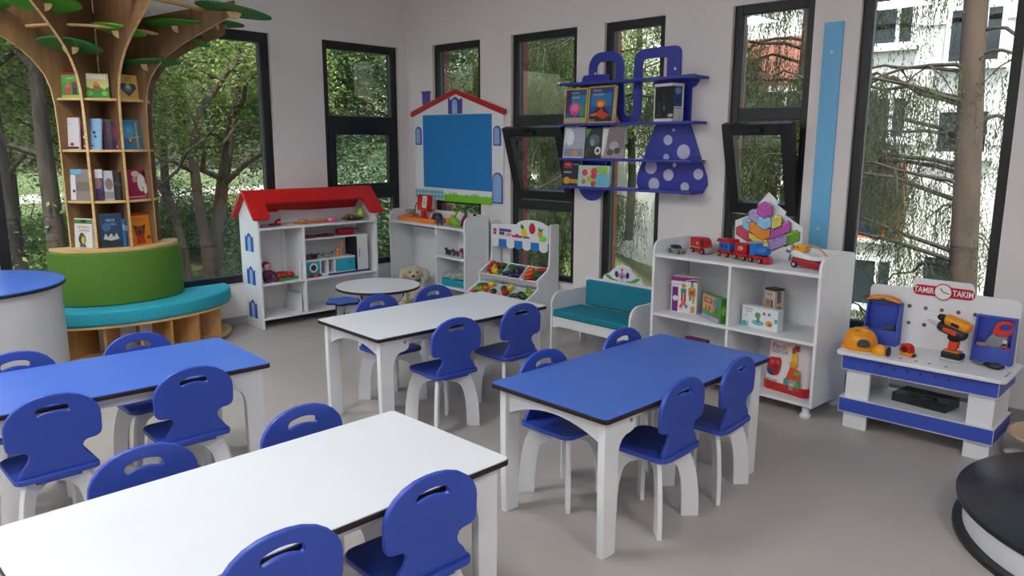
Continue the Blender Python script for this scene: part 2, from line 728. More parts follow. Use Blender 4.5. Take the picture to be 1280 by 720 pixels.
GT = 'preschool tables'
make_table('classroom_table', 'blue topped table with white legs, in front of the white toy shelf', -1.759, 2.661, 1.5238, 1.175, .603, BLUETOP, GT)
make_table('classroom_table', 'white topped table with brown edge, in front of the round table and toy market stall', -3.228, 2.805, 1.5082, 1.195, .603, WHITE_TOP, GT)
make_table('classroom_table', 'white topped table nearest the viewer, cut off by the picture edge', -1.826 - .03 * math.cos(1.5412), 1.010 - .03 * math.sin(1.5412), 1.5412, 1.255, .603, WHITE_TOP, GT)
make_table('classroom_table', 'blue topped table in front of the tree bookcase and its round bench', -3.328, 1.055, 1.480, 1.195, .603, BLUETOP, GT)

# ------------------------------------------------------------ chairs (front +y, back at -y)


def make_chair(label):
    t = thing('child_chair', label, 'chair', (0, 0, 0), 0, 'blue preschool chairs')
    sz = 0.325
    seat = rrect(-0.141, 0.141, -0.150, 0.135, (0.03, 0.03, 0.05, 0.05))
    B().plate(seat, 0.020, tr(0, 0, sz - 0.010), (), 0.004).build('seat', BLUE, t)
    half = [(0.124, 0.0), (0.121, 0.016), (0.110, 0.036), (0.095, 0.053), (0.088, 0.068), (0.088, 0.080), (0.094, 0.091), (0.106, 0.097), (0.134, 0.100),
            (0.146, 0.105), (0.154, 0.115), (0.157, 0.130), (0.158, 0.185), (0.155, 0.206), (0.144, 0.230), (0.122, 0.255), (0.092, 0.275), (0.055, 0.288), (0.018, 0.293)]
    outl = [(x, z) for x, z in half] + [(-x, z) for x, z in reversed(half)]
    slot = [(x, 0.243 - 4.0 * x * x + (0.0125 if up else -0.0125)) for up, xs in ((1, [-.055, -.03, 0, .03, .055]), (0, [.055, .03, 0, -.03, -.055])) for x in xs]
    slot = smooth_poly(slot, 1)
    bk = B()
    Mb = tr(0, -0.128, sz) @ rot('X', 2) @ FRONT
    bk.plate(outl, 0.018, Mb, (slot,), 0.004)
    bo = bk.build('backrest', BLUE, t)
    B().box(-0.075, 0.075, -0.140, -0.105, sz - 0.032, sz - 0.0205).build('back_block', BLUE, t, bevel=0.002)
    leg = [(0.0095, 0.247), (0.055, 0.247), (0.085, 0.240), (0.106, 0.222), (0.118, 0.190), (0.127, 0.145), (0.132, 0.08), (0.134, 0.0), (0.204, 0.0),
           (0.203, 0.06), (0.199, 0.12), (0.190, 0.18), (0.177, 0.235), (0.160, 0.28), (0.146, sz - 0.0205), (0.0095, sz - 0.0205)]
    me = B().plate(leg, 0.018, FRONT, (), 0.0015).mesh('leg', WHITE)
    for k in range(4):
        o = bpy.data.objects.new('leg', me)
        COL.objects.link(o)
        o.parent = t
        o.rotation_euler = (0, 0, R(45 + 90 * k))
    return t


# (x, y) is the top of the back, ang the way the chair faces
chairs = [
    ('blue chair at the blue table by the toy shelf, near right side', -1.445, 2.505, 90),
    ('blue chair at the blue table by the toy shelf, far right side', -1.428, 2.925, 92),
    ('blue chair behind the blue table by the toy shelf, nearer its left corner', -2.110, 2.442, -92),
    ('blue chair behind the blue table by the toy shelf, in front of the teal bench', -2.090, 3.008, -92),
    ('blue chair pulled out at the middle white table, nearer of the two on this side', -2.840, 2.600, 84),
    ('blue chair at the middle white table, on this side nearest the teal bench', -2.840, 3.095, 88),
    ('blue chair behind the middle white table, beside the flower stool', -3.640, 2.690, -92),
    ('blue chair behind the middle white table, in front of the plush dog', -3.640, 3.130, -92),
    ('blue chair at the left blue table, this side, at the picture edge', -2.985, 0.767, 88),
    ('blue chair at the left blue table, this side, near its right corner', -2.955, 1.268, 86),
    ('blue chair behind the left blue table, in front of the round bench', -3.700, 1.335, -92),
    ('blue chair behind the left blue table, in front of the white counter', -3.730, 0.838, -92),
    ('blue chair on the near side of the foreground white table, by its right corner', -1.489, 1.266, 86),
    ('blue chair on the near side of the foreground white table, cut by the bottom edge', -1.508, 0.822, 86),
    ('blue chair on the far side of the foreground white table, by its far corner', -2.236, 1.320, -90),
    ('blue chair on the far side of the foreground white table, second from the far corner', -2.264, 0.802, -92),
]
proto = None
for lab, x, y, face in chairs:
    a = R(face - 90)      # local +y points along the facing direction; face 180 = -x
    # facing given as: 90 -> faces -x, -90 -> faces +x
    a = R(90 + (face - 90)) if face > 0 else R(-90 + (face + 90))
    off = 0.139
    cx = x + off * -math.sin(a)
    cy = y + off * math.cos(a)
    if proto is None:
        proto = make_chair(lab)
        proto.location = (cx, cy, 0)
        proto.rotation_euler = (0, 0, a)
    else:
        copy_tree(proto, (cx, cy, 0), a, lab)

# ------------------------------------------------------------ white toy shelf
def shelf_box(mb, x0, x1, y0, y1, z0, z1):
    mb.box(x0, x1, y0, y1, z0, z1)


def board(name, parent, x0, x1, y0, y1, z0, z1, m=None):
    return B().box(x0, x1, y0, y1, z0, z1).build(name, m or WHITE, parent, bevel=0.0015)


TS = thing('toy_shelf', 'white open toy shelf with four compartments behind the blue table', 'shelf', (-2.631, 4.122, 0), -0.07)
W_, D_, zb, zs, zt, zp, t_ = 1.074, 0.40, 0.068, 0.436, 0.815, 0.902, 0.018
for x in (-t_, W_):
    prof = rrect(0.0, D_, zb, zp, (0, 0, 0.02, 0.06))
    B().plate(prof, t_, tr(x + t_ / 2, 0, 0) @ SIDE, (), 0.0015).build('side_panel', WHITE, TS)
board('back_panel', TS, 0, W_, D_ - 0.012, D_, zb, zp)
board('top_shelf', TS, 0, W_, 0.004, D_ - 0.012, zt - t_, zt)
board('bottom_shelf', TS, 0, W_, 0.004, D_ - 0.012, zb, zb + t_)
board('divider', TS, 0.528, 0.546, 0.006, D_ - 0.012, zs, zt - t_)
board('divider', TS, 0.528, 0.546, 0.006, D_ - 0.012, zb + t_, zs - t_)
board('middle_shelf', TS, 0, W_, 0.004, D_ - 0.012, zs - t_, zs)
for x in (0.05, W_ - 0.03):
    for y in (0.035, D_ - 0.035):
        B().lathe([(0.03, 0), (0.032, 0.015), (0.02, 0.03), (0.02, zb - 0.0005)], 16, 0, tr(x, y, 0)).build('foot', WHITE, TS)


def fr_of(o):
    return Matrix.Translation(o.location) @ Matrix.Rotation(o.rotation_euler.z, 4, 'Z')


FS = Matrix.Translation((-2.631, 4.122, 0)) @ Matrix.Rotation(-0.07, 4, 'Z')


def at(F, x, y, z):
    p = F @ Vector((x, y, z))
    return (p.x, p.y, p.z)


# brick pyramid picture board standing on the shelf against the window
PB = thing('brick_pyramid_board', 'white cut-out board printed with a pyramid of coloured toy bricks', 'board', at(FS, 0, 0.372, 0), -0.07)
out = [(0.345, .8155), (0.338, 1.03), (0.43, 1.068), (0.425, 1.085), (0.487, 1.115), (0.484, 1.135), (0.553, 1.215), (0.62, 1.158), (0.612, 1.143), (0.672, 1.105), (0.668, 1.085), (0.782, 1.018), (0.78, .8155)]
B().plate(out, 0.012, FRONT, (), 0.001).build('cutout', WHITE, PB)
hexes = []


def isobrick(c, shades, cx, cy, wl, wr, h, items):
    """brick drawn in isometric: top lozenge, left and right faces; wl/wr half widths"""
    s = 0.5
    top = [(cx, cy), (cx + wr, cy + wr * s), (cx + wr - wl, cy + (wr + wl) * s), (cx - wl, cy + wl * s)]
    items.append(('p', '1e1e22', [(cx - wl - .003, cy + wl * s), (cx - wl - .003, cy + wl * s - h - .002), (cx, cy - h - .004), (cx + wr + .003, cy + wr * s - h - .002), (cx + wr + .003, cy + wr * s), (cx + wr - wl, cy + (wr + wl) * s + .003)]))
    items.append(('p', shades[0], top))
    items.append(('p', shades[1], [(cx - wl, cy + wl * s - .001), (cx - wl, cy + wl * s - h), (cx, cy - h), (cx, cy - .001)]))
    items.append(('p', shades[2], [(cx, cy - .001), (cx, cy - h), (cx + wr, cy + wr * s - h), (cx + wr, cy + wr * s - .001)]))
    n = max(1, round(max(wl, wr) / .045))
    for i in range(n):
        f = (i + .5) / n
        if wr >= wl:
            px, py = cx + wr * f - wl * .5, cy + (wr * f + wl * .5) * s
        else:
            px, py = cx + wr * .5 - wl * f, cy + (wr * .5 + wl * f) * s
        items.append(('e', '1e1e22', px, py + .004, .017, .011))
        items.append(('e', shades[0], px, py + .005, .0150, .0095))


it = []
PINK = ('c55cb4', 'b84fa6', 'b04aa0')
isobrick(0, ('d2526e', 'd04a68', 'c04462'), 0.435, 0.945, 0.085, 0.03, 0.042, it)
isobrick(0, ('8cc63a', '6cb022', '62a41e'), 0.685, 0.950, 0.02, 0.085, 0.05, it)
isobrick(0, ('b9a6dc', 'ab98d2', 'a795ce'), 0.585, 0.912, 0.02, 0.11, 0.052, it)
isobrick(0, ('f0e070', 'e8d860', 'dccb58'), 0.575, 0.905, 0.13, 0.008, 0.04, it)
isobrick(0, ('d27cc6', 'be5cb2', 'b656aa'), 0.600, 0.988, 0.02, 0.115, 0.05, it)
isobrick(0, ('9cd2ea', '8cc8e4', '86c2de'), 0.465, 1.012, 0.06, 0.02, 0.05, it)
isobrick(0, ('f0a040', 'ee8f28', 'e48620'), 0.545, 0.972, 0.095, 0.045, 0.045, it)
isobrick(0, ('c0b0e0', 'b0a0d6', 'a898d0'), 0.50, 1.070, 0.055, 0.03, 0.045, it)
isobrick(0, ('f0e070', 'e8d860', 'e0cf58'), 0.612, 1.050, 0.02, 0.05, 0.05, it)
isobrick(0, ('a2d8ee', '8ecbe8', '88c5e2'), 0.555, 1.035, 0.05, 0.045, 0.045, it)
isobrick(0, ('cc62b8', 'bf56ac', 'b650a4'), 0.552, 1.112, 0.048, 0.048, 0.05, it)
art(PB, it, tr(0, -0.0062, 0) @ FRONT, 'brick_print')


def wheel(parent, F, x, y, z, r, w, hub='b0b0b4'):
    o = B().lathe([(r * .55, -w / 2), (r, -w / 2 + .001), (r, w / 2 - .001), (r * .55, w / 2)], 14, 0, F @ tr(x, y, z) @ rot('X', 90)).build('wheel', BLACK, parent)
    B().lathe([(r * .5, -w / 2 - .001), (r * .5, w / 2 + .001)], 10, 0, F @ tr(x, y, z) @ rot('X', 90)).build('hub', mat(hub, 0.4), o)
    return o


ZT = 0.8155
I4 = Matrix.Identity(4)
# small silver car
c = thing('toy_car', 'small silver toy car with dark blue roof on the white toy shelf', 'toy car', at(FS, 0.075, 0.13, ZT), -0.07 - 0.25)
B().plate(smooth_poly([(-.06, .008), (.06, .008), (.063, .026), (.03, .034), (-.058, .034)], 2), 0.05, FRONT, (), 0.003).build('body', mat('8f9a88', 0.3, metal=0.5), c)
B().plate(smooth_poly([(-.052, .0335), (.03, .0335), (.012, .052), (-.04, .054)], 2), 0.044, FRONT, (), 0.003).build('roof', mat('22304e', 0.2), c)
for x in (-.038, .038):
    for y in (-.024, .024):
        wheel(c, I4, x, y, .0125, .012, .010)
# red truck
c = thing('toy_truck', 'red toy box truck with grey bonnet behind the small silver toy car', 'toy truck', at(FS, 0.175, 0.255, ZT), -0.07 - 0.35)
B().plate(rrect(-.075, .035, .012, .10, .006), 0.07, FRONT, (), 0.003).build('box_body', mat('b8201e', 0.35), c)
B().plate(smooth_poly([(.036, .012), (.085, .012), (.088, .04), (.066, .05), (.052, .092), (.036, .096)], 1), 0.064, FRONT, (), 0.003).build('cab', mat('a81c1c', 0.35), c)
B().plate(rrect(.074, .092, .010, .042, .004), 0.066, FRONT, (), 0.002).build('bumper', mat('9a9898', 0.4), c)
art(c, [('p', '2a1a22', [(.042, .056), (.062, .052), (.052, .086), (.042, .088)]), ('r', 'd8c060', -.07, .036, .03, .042), ('e', 'd8b8b0', .0, .066, .012, .01)], tr(0, -0.0352, 0) @ FRONT, 'side_print')
for x in (-.045, .058):
    for y in (-.034, .034):
        wheel(c, I4, x, y, .0165, .016, .012)
# toy train of three linked wagons
c = thing('toy_train', 'red and blue toy train of three linked wagons on the white toy shelf', 'toy train', at(FS, 0.51, 0.20, ZT), -0.07 - 0.30)
REDP, BLUP = mat('b81a22', 0.3), mat('2272c8', 0.3)
for i, (x, kind) in enumerate(((-.145, 'car'), (0.0, 'tender'), (.135, 'engine'))):
    wg = B().plate(rrect(x - .062, x + .062, .018, .042, .006), 0.07, FRONT, (), 0.003).build('wagon', REDP, c)
    if kind == 'car':
        B().plate(rrect(x - .05, x + .05, .0425, .09, .01), 0.062, FRONT, (), 0.004).build('cabin', BLUP, wg)
        B().plate([(x - .064, .0905), (x + .064, .0905), (x + .05, .112), (x - .05, .112)], 0.08, FRONT, (), 0.003).build('roof', REDP, wg)
        art(wg, [('r', '123a70', x - .03, .056, x - .008, .08), ('r', '123a70', x + .008, .056, x + .03, .08)], tr(0, -.0314, 0) @ FRONT, 'window_print')
    elif kind == 'tender':
        B().plate(rrect(x - .05, x + .05, .0425, .10, .006), 0.062, FRONT, (), 0.004).build('cabin', REDP, wg)
        art(wg, [('e', 'e8c8c0', x, .072, .02, .012), ('e', 'b81a22', x, .072, .010, .006)], tr(0, -.0314, 0) @ FRONT, 'side_print')
    else:
        B().tube([(x - .045, 0, .072), (x + .05, 0, .072), (x + .062, 0, .072)], [.030, .030, .022], 16).build('boiler', BLUP, wg)
        B().plate(rrect(x - .058, x - .012, .0425, .112, .005), 0.066, FRONT, (), 0.004).build('cab', BLUP, wg)
        B().plate(rrect(x - .066, x - .006, .1125, .120, .003), 0.076, FRONT, (), 0.002).build('cab_roof', mat('9aa0b0', .4), wg)
        B().plate([(x + .03, .006), (x + .085, .006), (x + .066, .042), (x + .03, .042)], 0.06, FRONT, (), 0.003).build('cow_catcher', REDP, wg)
    for xx in (-.036, .036):
        for y in (-.036, .036):
            wheel(c, I4, x + xx, y, .0165, .016, .010, 'c8a030')
for x in (-.072, .066):
    B().box(x - .012, x + .012, -.006, .006, .026, .032).build('coupling', BLACK, c, bevel=.001)
# toy plane / tow plane
c = thing('toy_airplane', 'yellow, white and red toy aeroplane with grey propeller on the shelf end', 'toy airplane', at(FS, 0.925, 0.175, ZT), -0.07 - 0.12)
B().plate(smooth_poly([(-.085, .014), (.085, .004), (.128, .03), (.07, .046), (-.04, .05), (-.09, .062)], 2), 0.07, FRONT, (), 0.006).build('hull', mat('a81420', 0.3), c)
B().plate(smooth_poly([(-.09, .0625), (-.09, .095), (-.05, .10), (.03, .072), (.07, .074), (.12, .085), (.13, .062), (.06, .0475), (-.02, .054)], 2), 0.076, FRONT, (), 0.006).build('fuselage', mat('e6e6e6', 0.3), c)
B().plate(smooth_poly([(-.088, .092), (-.086, .125), (-.05, .134), (-.01, .13), (.0, .10), (-.02, .085)], 2), 0.062, FRONT, (), 0.006).build('canopy', mat('e0a020', 0.3), c)
B().tube([(-.01, 0, .122), (.03, 0, .128), (.07, 0, .115), (.10, 0, .09), (.118, 0, .078)], .006, 8).build('handle', mat('d08028', .3), c)
pr = B()
pr.lathe([(.024, 0), (.020, .015), (.008, .022)], 12, 0, tr(-.092, 0, .078) @ rot('Y', -90))
for k in range(4):
    pr.plate(smooth_poly([(-.008, .008), (.008, .008), (.012, .05), (-.006, .052)], 1), .005, tr(-.112, 0, .078) @ rot('Y', -90) @ rot('Z', 90 * k + 20), (), .001)
pr.build('propeller', mat('8a92a6', 0.3), c)
art(c, [('e', '6a2c18', -.072, .115, .005, .008), ('e', '6a2c18', -.050, .116, .005, .008)], tr(0, -.0316, 0) @ FRONT, 'face_print')
for y in (-.038, .038):
    wheel(c, I4, -.062, y, .0195, .019, .012, 'c0b8bc')
wheel(c, I4, .088, 0, .0095, .009, .01)

# boxes on the middle shelf
ZM = zs + 0.0005


def carton(name, label, F, x, y, z, rz, w, h, d, col, items, top=None, side=None, group=None):
    """box standing with its printed face to -y, front bottom centre at (x, y, z)"""
    p = at(F, x, y, z)
    a = math.atan2(F[1][0], F[0][0])
    t = thing(name, label, 'box' if name != 'book' else 'book', p, a + rz, group)
    B().box(-w / 2, w / 2, 0, d, 0, h).build('body', mat(col, 0.45), t, bevel=0.0015)
    if items:
        art(t, items, tr(-w / 2, -0.0004, 0) @ FRONT)
    if top:
        B().box(-w / 2 - .0008, w / 2 + .0008, -.0008, d + .0008, h - top[1], h + .0012).build('lid', mat(top[0], 0.4), t, bevel=0.0015)
    if side:
        art(t, side, tr(w / 2 + .0004, 0, 0) @ SIDE, 'side_print')
    return t


c = carton('toy_box', 'white and purple toy box printed with block figures, with cord handle', FS, 0.145, 0.125, ZM, 0.20, 0.175, 0.232, 0.07, 'e6e2e4',
           [('r', '6f1f80', .008, .006, .048, .165), ('e', 'e8e0ec', .03, .092, .018, .018), ('r', '8a1d72', 0, .205, .175, .232),
            ('e', 'c8862a', .085, .178, .016, .010), ('r', '3c8a74', .066, .13, .104, .158), ('e', 'caa070', .085, .165, .010, .010), ('r', 'b82c50', .070, .075, .083, .13), ('r', 'b82c50', .09, .075, .103, .13),
            ('r', '2f6f9c', .135, .185, .150, .205), ('e', '7fae62', .142, .18, .012, .012), ('r', 'c8902c', .118, .115, .166, .168), ('r', '9c4a2c', .125, .125, .158, .15), ('r', '6c9a48', .125, .085, .138, .115), ('r', 'c8a24a', .148, .07, .160, .115),
            ('p', 'd8642a', [(.066, .052), (.108, .052), (.096, .078), (.078, .078)]), ('r', 'c23a5c', .062, .034, .08, .052), ('e', '3f86bc', .108, .045, .012, .012), ('e', 'e2c0c8', .072, .026, .016, .01), ('r', 'c88c3a', .140, .008, .162, .05), ('t', 'ffffff', .03, .092, .018, '50+')])
B().tube([(-.1, -.004, .19), (-.06, -.006, .182), (-.02, -.006, .19), (.02, -.006, .212), (.06, -.006, .222), (.09, -.004, .219)], .003, 6).build('cord_handle', mat('d8ccd2', .6), c)
carton('puzzle_box', 'orange and green farm puzzle box beside the purple toy box', FS, 0.385, 0.07, ZM, -0.48, 0.215, 0.155, 0.045, '6a9c52',
       [('r', 'd9a06a', .006, .045, .16, .150), ('r', 'b04444', .022, .105, .118, .136), ('t', 'f0e0e4', .07, .121, .026, 'FARM'), ('e', '5c93c8', .155, .115, .026, .026), ('p', '5a9a5c', [(.004, .03), (.2, .03), (.2, .055), (.15, .065), (.1, .05), (.05, .068), (.004, .055)]),
        ('e', 'b86a3a', .05, .072, .012, .014), ('e', '8c5a32', .09, .072, .011, .015), ('e', 'c88a4a', .13, .07, .012, .015), ('e', '4c8a3a', .17, .07, .02, .02), ('r', 'b7b2d4', .004, .004, .205, .028), ('t', '4a4a7a', .06, .016, .016, 'PUZZLE')],
       side=[('r', '3c8a3a', .002, .002, .043, .153), ('e', '8ac85a', .022, .08, .016, .03)])
carton('game_box', 'dark teal box standing at the back beside the divider', FS, 0.44, 0.30, ZM, -0.1, 0.15, 0.255, 0.05, '1f5a66',
       [('e', '8a5a2a', .10, .17, .035, .04), ('e', '4a3020', .105, .175, .018, .022), ('r', '2c7a8c', .01, .22, .14, .245)])
carton('building_block_box', 'tall narrow cream box of wooden blocks with brown lid', FS, 0.665, 0.255, ZM, -0.30, 0.082, 0.215, 0.075, 'd9cfc6',
       [('r', 'c98a52', .012, .035, .050, .150), ('e', 'a0622e', .03, .06, .014, .018), ('e', 'e0b070', .032, .10, .014, .018), ('t', '5a3230', .041, .18, .022, 'YAP'), ('p', '5a3c30', [(.058, .03), (.07, .03), (.07, .15), (.058, .15)])], ('5e3434', .012),
       side=[('r', '8c7a6a', .02, .13, .05, .2), ('r', 'b89a7a', .02, .02, .055, .11)])
carton('shape_game_box', 'low white box printed with coloured islands, in front of the tall box', FS, 0.695, 0.095, ZM, -0.10, 0.245, 0.125, 0.055, 'e2e6e8',
       [('t', '8a3c4a', .05, .108, .017, 'SHAPES'), ('t', '6a5a5a', .05, .092, .014, 'GAME'), ('t', '4a4a4a', .035, .066, .016, '3+'), ('e', '62b6c2', .115, .034, .042, .016), ('r', 'a0643c', .105, .036, .125, .066), ('e', '4aa064', .112, .078, .02, .018), ('e', 'e0a058', .19, .04, .026, .018), ('e', 'a85a32', .195, .036, .012, .008),
        ('e', 'b8485a', .155, .095, .009, .009), ('e', '8a8a86', .19, .095, .009, .009), ('r', '4cbcb8', .008, .004, .034, .034), ('r', '8ac0b0', .04, .004, .052, .034), ('r', '46b0b4', .228, .05, .245, .075)])
board('grey_box', thing('board_game', 'thin grey board standing against the right end inside the shelf', 'board game', at(FS, 1.045, 0.12, ZM), -0.07), 0, 0.02, 0, 0.2, 0, 0.16, mat('8a8c90', 0.5))
# the bag of building bricks in the lower right compartment
ZL = zb + t_ + 0.0005
c = thing('building_brick_bag', 'red and white zipped bag of toy building bricks in the lower shelf', 'bag', at(FS, 0.87, 0.09, ZL), -0.07 - 0.1)
bag = B()
n1, n2 = 24, 9
vs, fs = [], []
for j in range(n2):
    v = j / (n2 - 1)
    z = 0.318 * v
    wv = 0.148 * (1 - 0.08 * v)
    dv = 0.07 * (1 - 0.62 * v) + 0.0015 * math.sin(v * 9)
    for k in range(n1):
        a = 2 * PI * k / n1
        cx, sx = math.cos(a), math.sin(a)
        x = wv * math.copysign(abs(cx) ** .5, cx)
        y = 0.075 + dv * math.copysign(abs(sx) ** .6, sx)
        vs.append((x, y, z))
for j in range(n2 - 1):
    for k in range(n1):
        k2 = (k + 1) % n1
        fs.append((j * n1 + k, j * n1 + k2, (j + 1) * n1 + k2, (j + 1) * n1 + k))
fs += [tuple(range(n1 - 1, -1, -1)), tuple((n2 - 1) * n1 + k for k in range(n1))]
bag.add(vs, fs)
bag.build('bag_body', mat('e4dcda', 0.3), c, smooth=60)
tb = B()
tb.plate(rrect(-.152, .152, 0.002, .152, .05), .05, tr(0, 0, .0255), (), .006)
tb.build('base_band', mat('bc1a1e', 0.35), c)
B().box(-.14, .14, .045, .105, .312, .324).build('zip_band', mat('b01a22', 0.35), c, bevel=.004)
lean = math.degrees(math.atan2(.045, .318))
Fp = tr(-.15, .0008, 0) @ rot('X', -7.9) @ FRONT
art(c, [('t', 'c8202c', .085, .262, .045, 'Pard'), ('t', '2c8c4a', .135, .262, .045, 'ı'), ('e', 'e8c040', .15, .28, .012, .012), ('t', '3c3c46', .10, .232, .03, 'ÇOCUK'),
        ('p', 'a8161e', smooth_poly([(.028, .11), (.05, .085), (.09, .088), (.115, .11), (.118, .2), (.07, .196), (.03, .19)], 1)), ('p', '1c3a66', smooth_poly([(.03, .11), (.05, .088), (.08, .09), (.07, .118), (.03, .13)], 1)), ('e', 'd04038', .06, .165, .014, .014), ('e', 'd04038', .095, .17, .014, .014), ('e', '8c1018', .08, .14, .014, .014),
        ('r', 'c8321e', .176, .24, .2, .275), ('r', 'a84020', .19, .255, .222, .29), ('r', 'e8b420', .18, .19, .215, .24), ('r', 'd8a01c', .172, .165, .22, .19), ('p', 'd84824', [(.16, .09), (.25, .09), (.24, .15), (.18, .165)]), ('r', '5aa03a', .205, .12, .25, .14),
        ('r', '3c8a6a', .15, .055, .178, .09), ('r', '7a94b4', .188, .03, .216, .09), ('r', 'e0c040', .188, .055, .216, .068), ('r', '4a9a5a', .228, .05, .256, .09), ('r', 'c42c24', .142, .03, .182, .05), ('r', 'c42c24', .222, .032, .262, .05),
        ('t', '8c2a34', .07, .062, .024, '100 adet'), ('t', '5a4a4a', .07, .042, .014, '3 yaş')], Fp, 'bag_print')
carton('flat_game_box', 'flat purple box lying low at the left of the shelf', FS, 0.25, 0.12, ZL, 0.0, 0.16, 0.20, 0.04, '6a2350', [('r', '8c3c6a', .01, .02, .15, .18)])

# ------------------------------------------------------------ toy workbench
WX, WY, WA_ = -1.41, 4.076, -0.014
FW = Matrix.Translation((WX, WY, 0)) @ Matrix.Rotation(WA_, 4, 'Z')
t = thing('toy_workbench', 'white and blue toy workbench with repair sign in front of the tall window', 'workbench', (WX, WY, 0), WA_)
W_, D_ = 0.725, 0.352
for x0, x1 in ((0.022, 0.142), (W_ - 0.125, W_ - 0.012)):
    for y0, y1 in ((0.0185, 0.0365), (D_ - 0.0365, D_ - 0.0185)):
        board('leg', t, x0, x1, y0, y1, 0, 0.40)
for x in (0.022, W_ - 0.030):
    board('leg_side', t, x, x + 0.018, 0.037, D_ - 0.037, 0.0, 0.40)
for nm, z0, z1 in (('upper_rail', 0.325, 0.4045), ('lower_rail', 0.090, 0.169)):
    for y in (0, D_ - 0.018):
        B().box(0, W_, y, y + 0.018, z0, z1).build(nm, BENCHBLUE, t, bevel=0.001)
    for x in (0, W_ - 0.018):
        B().box(x, x + 0.018, 0.018, D_ - 0.018, z0, z1).build(nm, BENCHBLUE, t, bevel=0.001)
ed = B()
for z in (0.3252, 0.0902, 0.1675):
    ed.box(-0.0012, W_ + 0.0012, -0.0012, D_, z - 0.002, z + 0.002)
for x in (0, W_):
    for z0, z1 in ((0.325, 0.4045), (0.09, 0.169)):
        ed.box(x - .0014, x + .0014, -0.0014, 0.001, z0, z1)
ed.build('edge_trim', mat('d6d8dc', .4), t, smooth=0)
board('lower_shelf', t, 0.018, W_ - 0.018, 0.018, D_ - 0.018, 0.150, 0.166)
B().plate(rrect(-0.030, W_ + 0.030, -0.030, D_ + 0.015, 0.03), 0.020, tr(0, 0, 0.4145), (), 0.003).build('worktop', WHITE, t)
# back panel with holes
bp = [(0.0, .4255), (0.718, .4255), (0.718, .715), (.713, .733), (.70, .745), (.515, .745), (.507, .752), (.503, .782), (.494, .796), (.478, .801), (.238, .801), (.222, .796), (.214, .782), (.210, .752), (.202, .745), (.018, .742), (.005, .733), (0, .718)]
holes = [ell(x, z, .0085, n=12) for x, z in ((.208, .646), (.288, .645), (.366, .646), (.444, .646), (.522, .646), (.211, .554), (.289, .554))]
B().plate(bp, 0.018, tr(0, D_ - 0.010, 0) @ FRONT, holes, 0.0015).build('back_panel', WHITE, t)
hr = B()
for x, z in ((.208, .646), (.288, .645), (.366, .646), (.444, .646), (.522, .646), (.211, .554), (.289, .554)):
    hr.lathe([(.0105, 0), (.0105, .002), (.0085, .002), (.0085, 0)], 14, 0, tr(x, D_ - 0.019, z) @ FRONT)
hr.build('hole_rim', mat('8a7c74', .5), t)
pg = B()
for x in (.197, .262, .325, .387, .451, .514):
    pg.lathe([(.006, 0), (.006, .0015)], 10, 0, tr(x, -0.0003, .373) @ FRONT)
pg.build('rail_holes', mat('26304e', .6), t)
tg = B()
for x, y in ((.212, .036), (.273, .044), (.348, .041), (.41, .040), (.486, .037), (.735, .06), (.735, .09), (.737, .13)):
    tg.lathe([(.0085, 0), (.0085, .0006)], 10, 0, tr(x, y, .4246))
tg.build('worktop_holes', mat('6a5044', .6), t)
# sign
sg = B().plate(rrect(.219, .512, .716, .770, .026), 0.006, tr(0, D_ - 0.0225, 0) @ FRONT, (), .001).build('sign', mat('b8141e', 0.35), t)
for wd, x in (('TAMIR', .272), ('TAKIM', .458)):
    B().text(wd, .044, tr(x, D_ - 0.026, .742) @ FRONT, 0, bold=.0008, sx=.76).build('lettering', mat('f2f0f0', .4), sg, smooth=0)
ck = B()
ck.lathe([(.044, 0), (.044, .004)], 28, 0, tr(.365, D_ - .026, .744) @ FRONT)
ck.lathe([(.039, .004), (.039, .0046)], 28, 1, tr(.365, D_ - .026, .744) @ FRONT)
for a, l in ((128, .024), (-14, .03)):
    ck.box(0, l, -.0022, .0022, .0047, .0054, 2, tr(.365, D_ - .026, .744) @ FRONT @ rot('Z', a))
ck.build('clock_face', [mat('b8141e', .35), mat('f0eeee', .4), mat('2a2024', .5)], sg)
# two blue tilted tool bins fixed to the back panel
for x0, x1 in ((0.000, 0.180), (0.535, 0.712)):
    zb_ = .4255
    ya, yb_ = .255, D_ - .0195
    bo = B().box(x0 + .0102, x1 - .0102, yb_ - .008, yb_, zb_, .655).build('tool_bin', BENCHBLUE, t)
    for x in (x0, x1 - .010):
        B().plate([(ya, zb_), (yb_, zb_), (yb_, .655), (.300, .655)], .010, tr(x + .005, 0, 0) @ SIDE, (), .001).build('bin_side', BENCHBLUE, bo)
    B().box(x0 + .0102, x1 - .0102, ya + .016, yb_ - .008, zb_, zb_ + .008).build('bin_floor', BENCHBLUE, bo)
    B().plate([(ya, zb_), (ya + .008, zb_), (ya + .0205, .505), (ya + .0125, .505)], x1 - x0 - .0204, tr((x0 + x1) / 2, 0, 0) @ SIDE, (), .0008).build('bin_front', BENCHBLUE, bo)
    B().box(x0 + .0102, x1 - .0102, .302, yb_ - .008, .646, .655).build('bin_top', BENCHBLUE, bo)
ZW = .4250
YEL = mat('e8960e', 0.28)
YELL = mat('e8a018', 0.3)
ORA = mat('e2441a', .35)
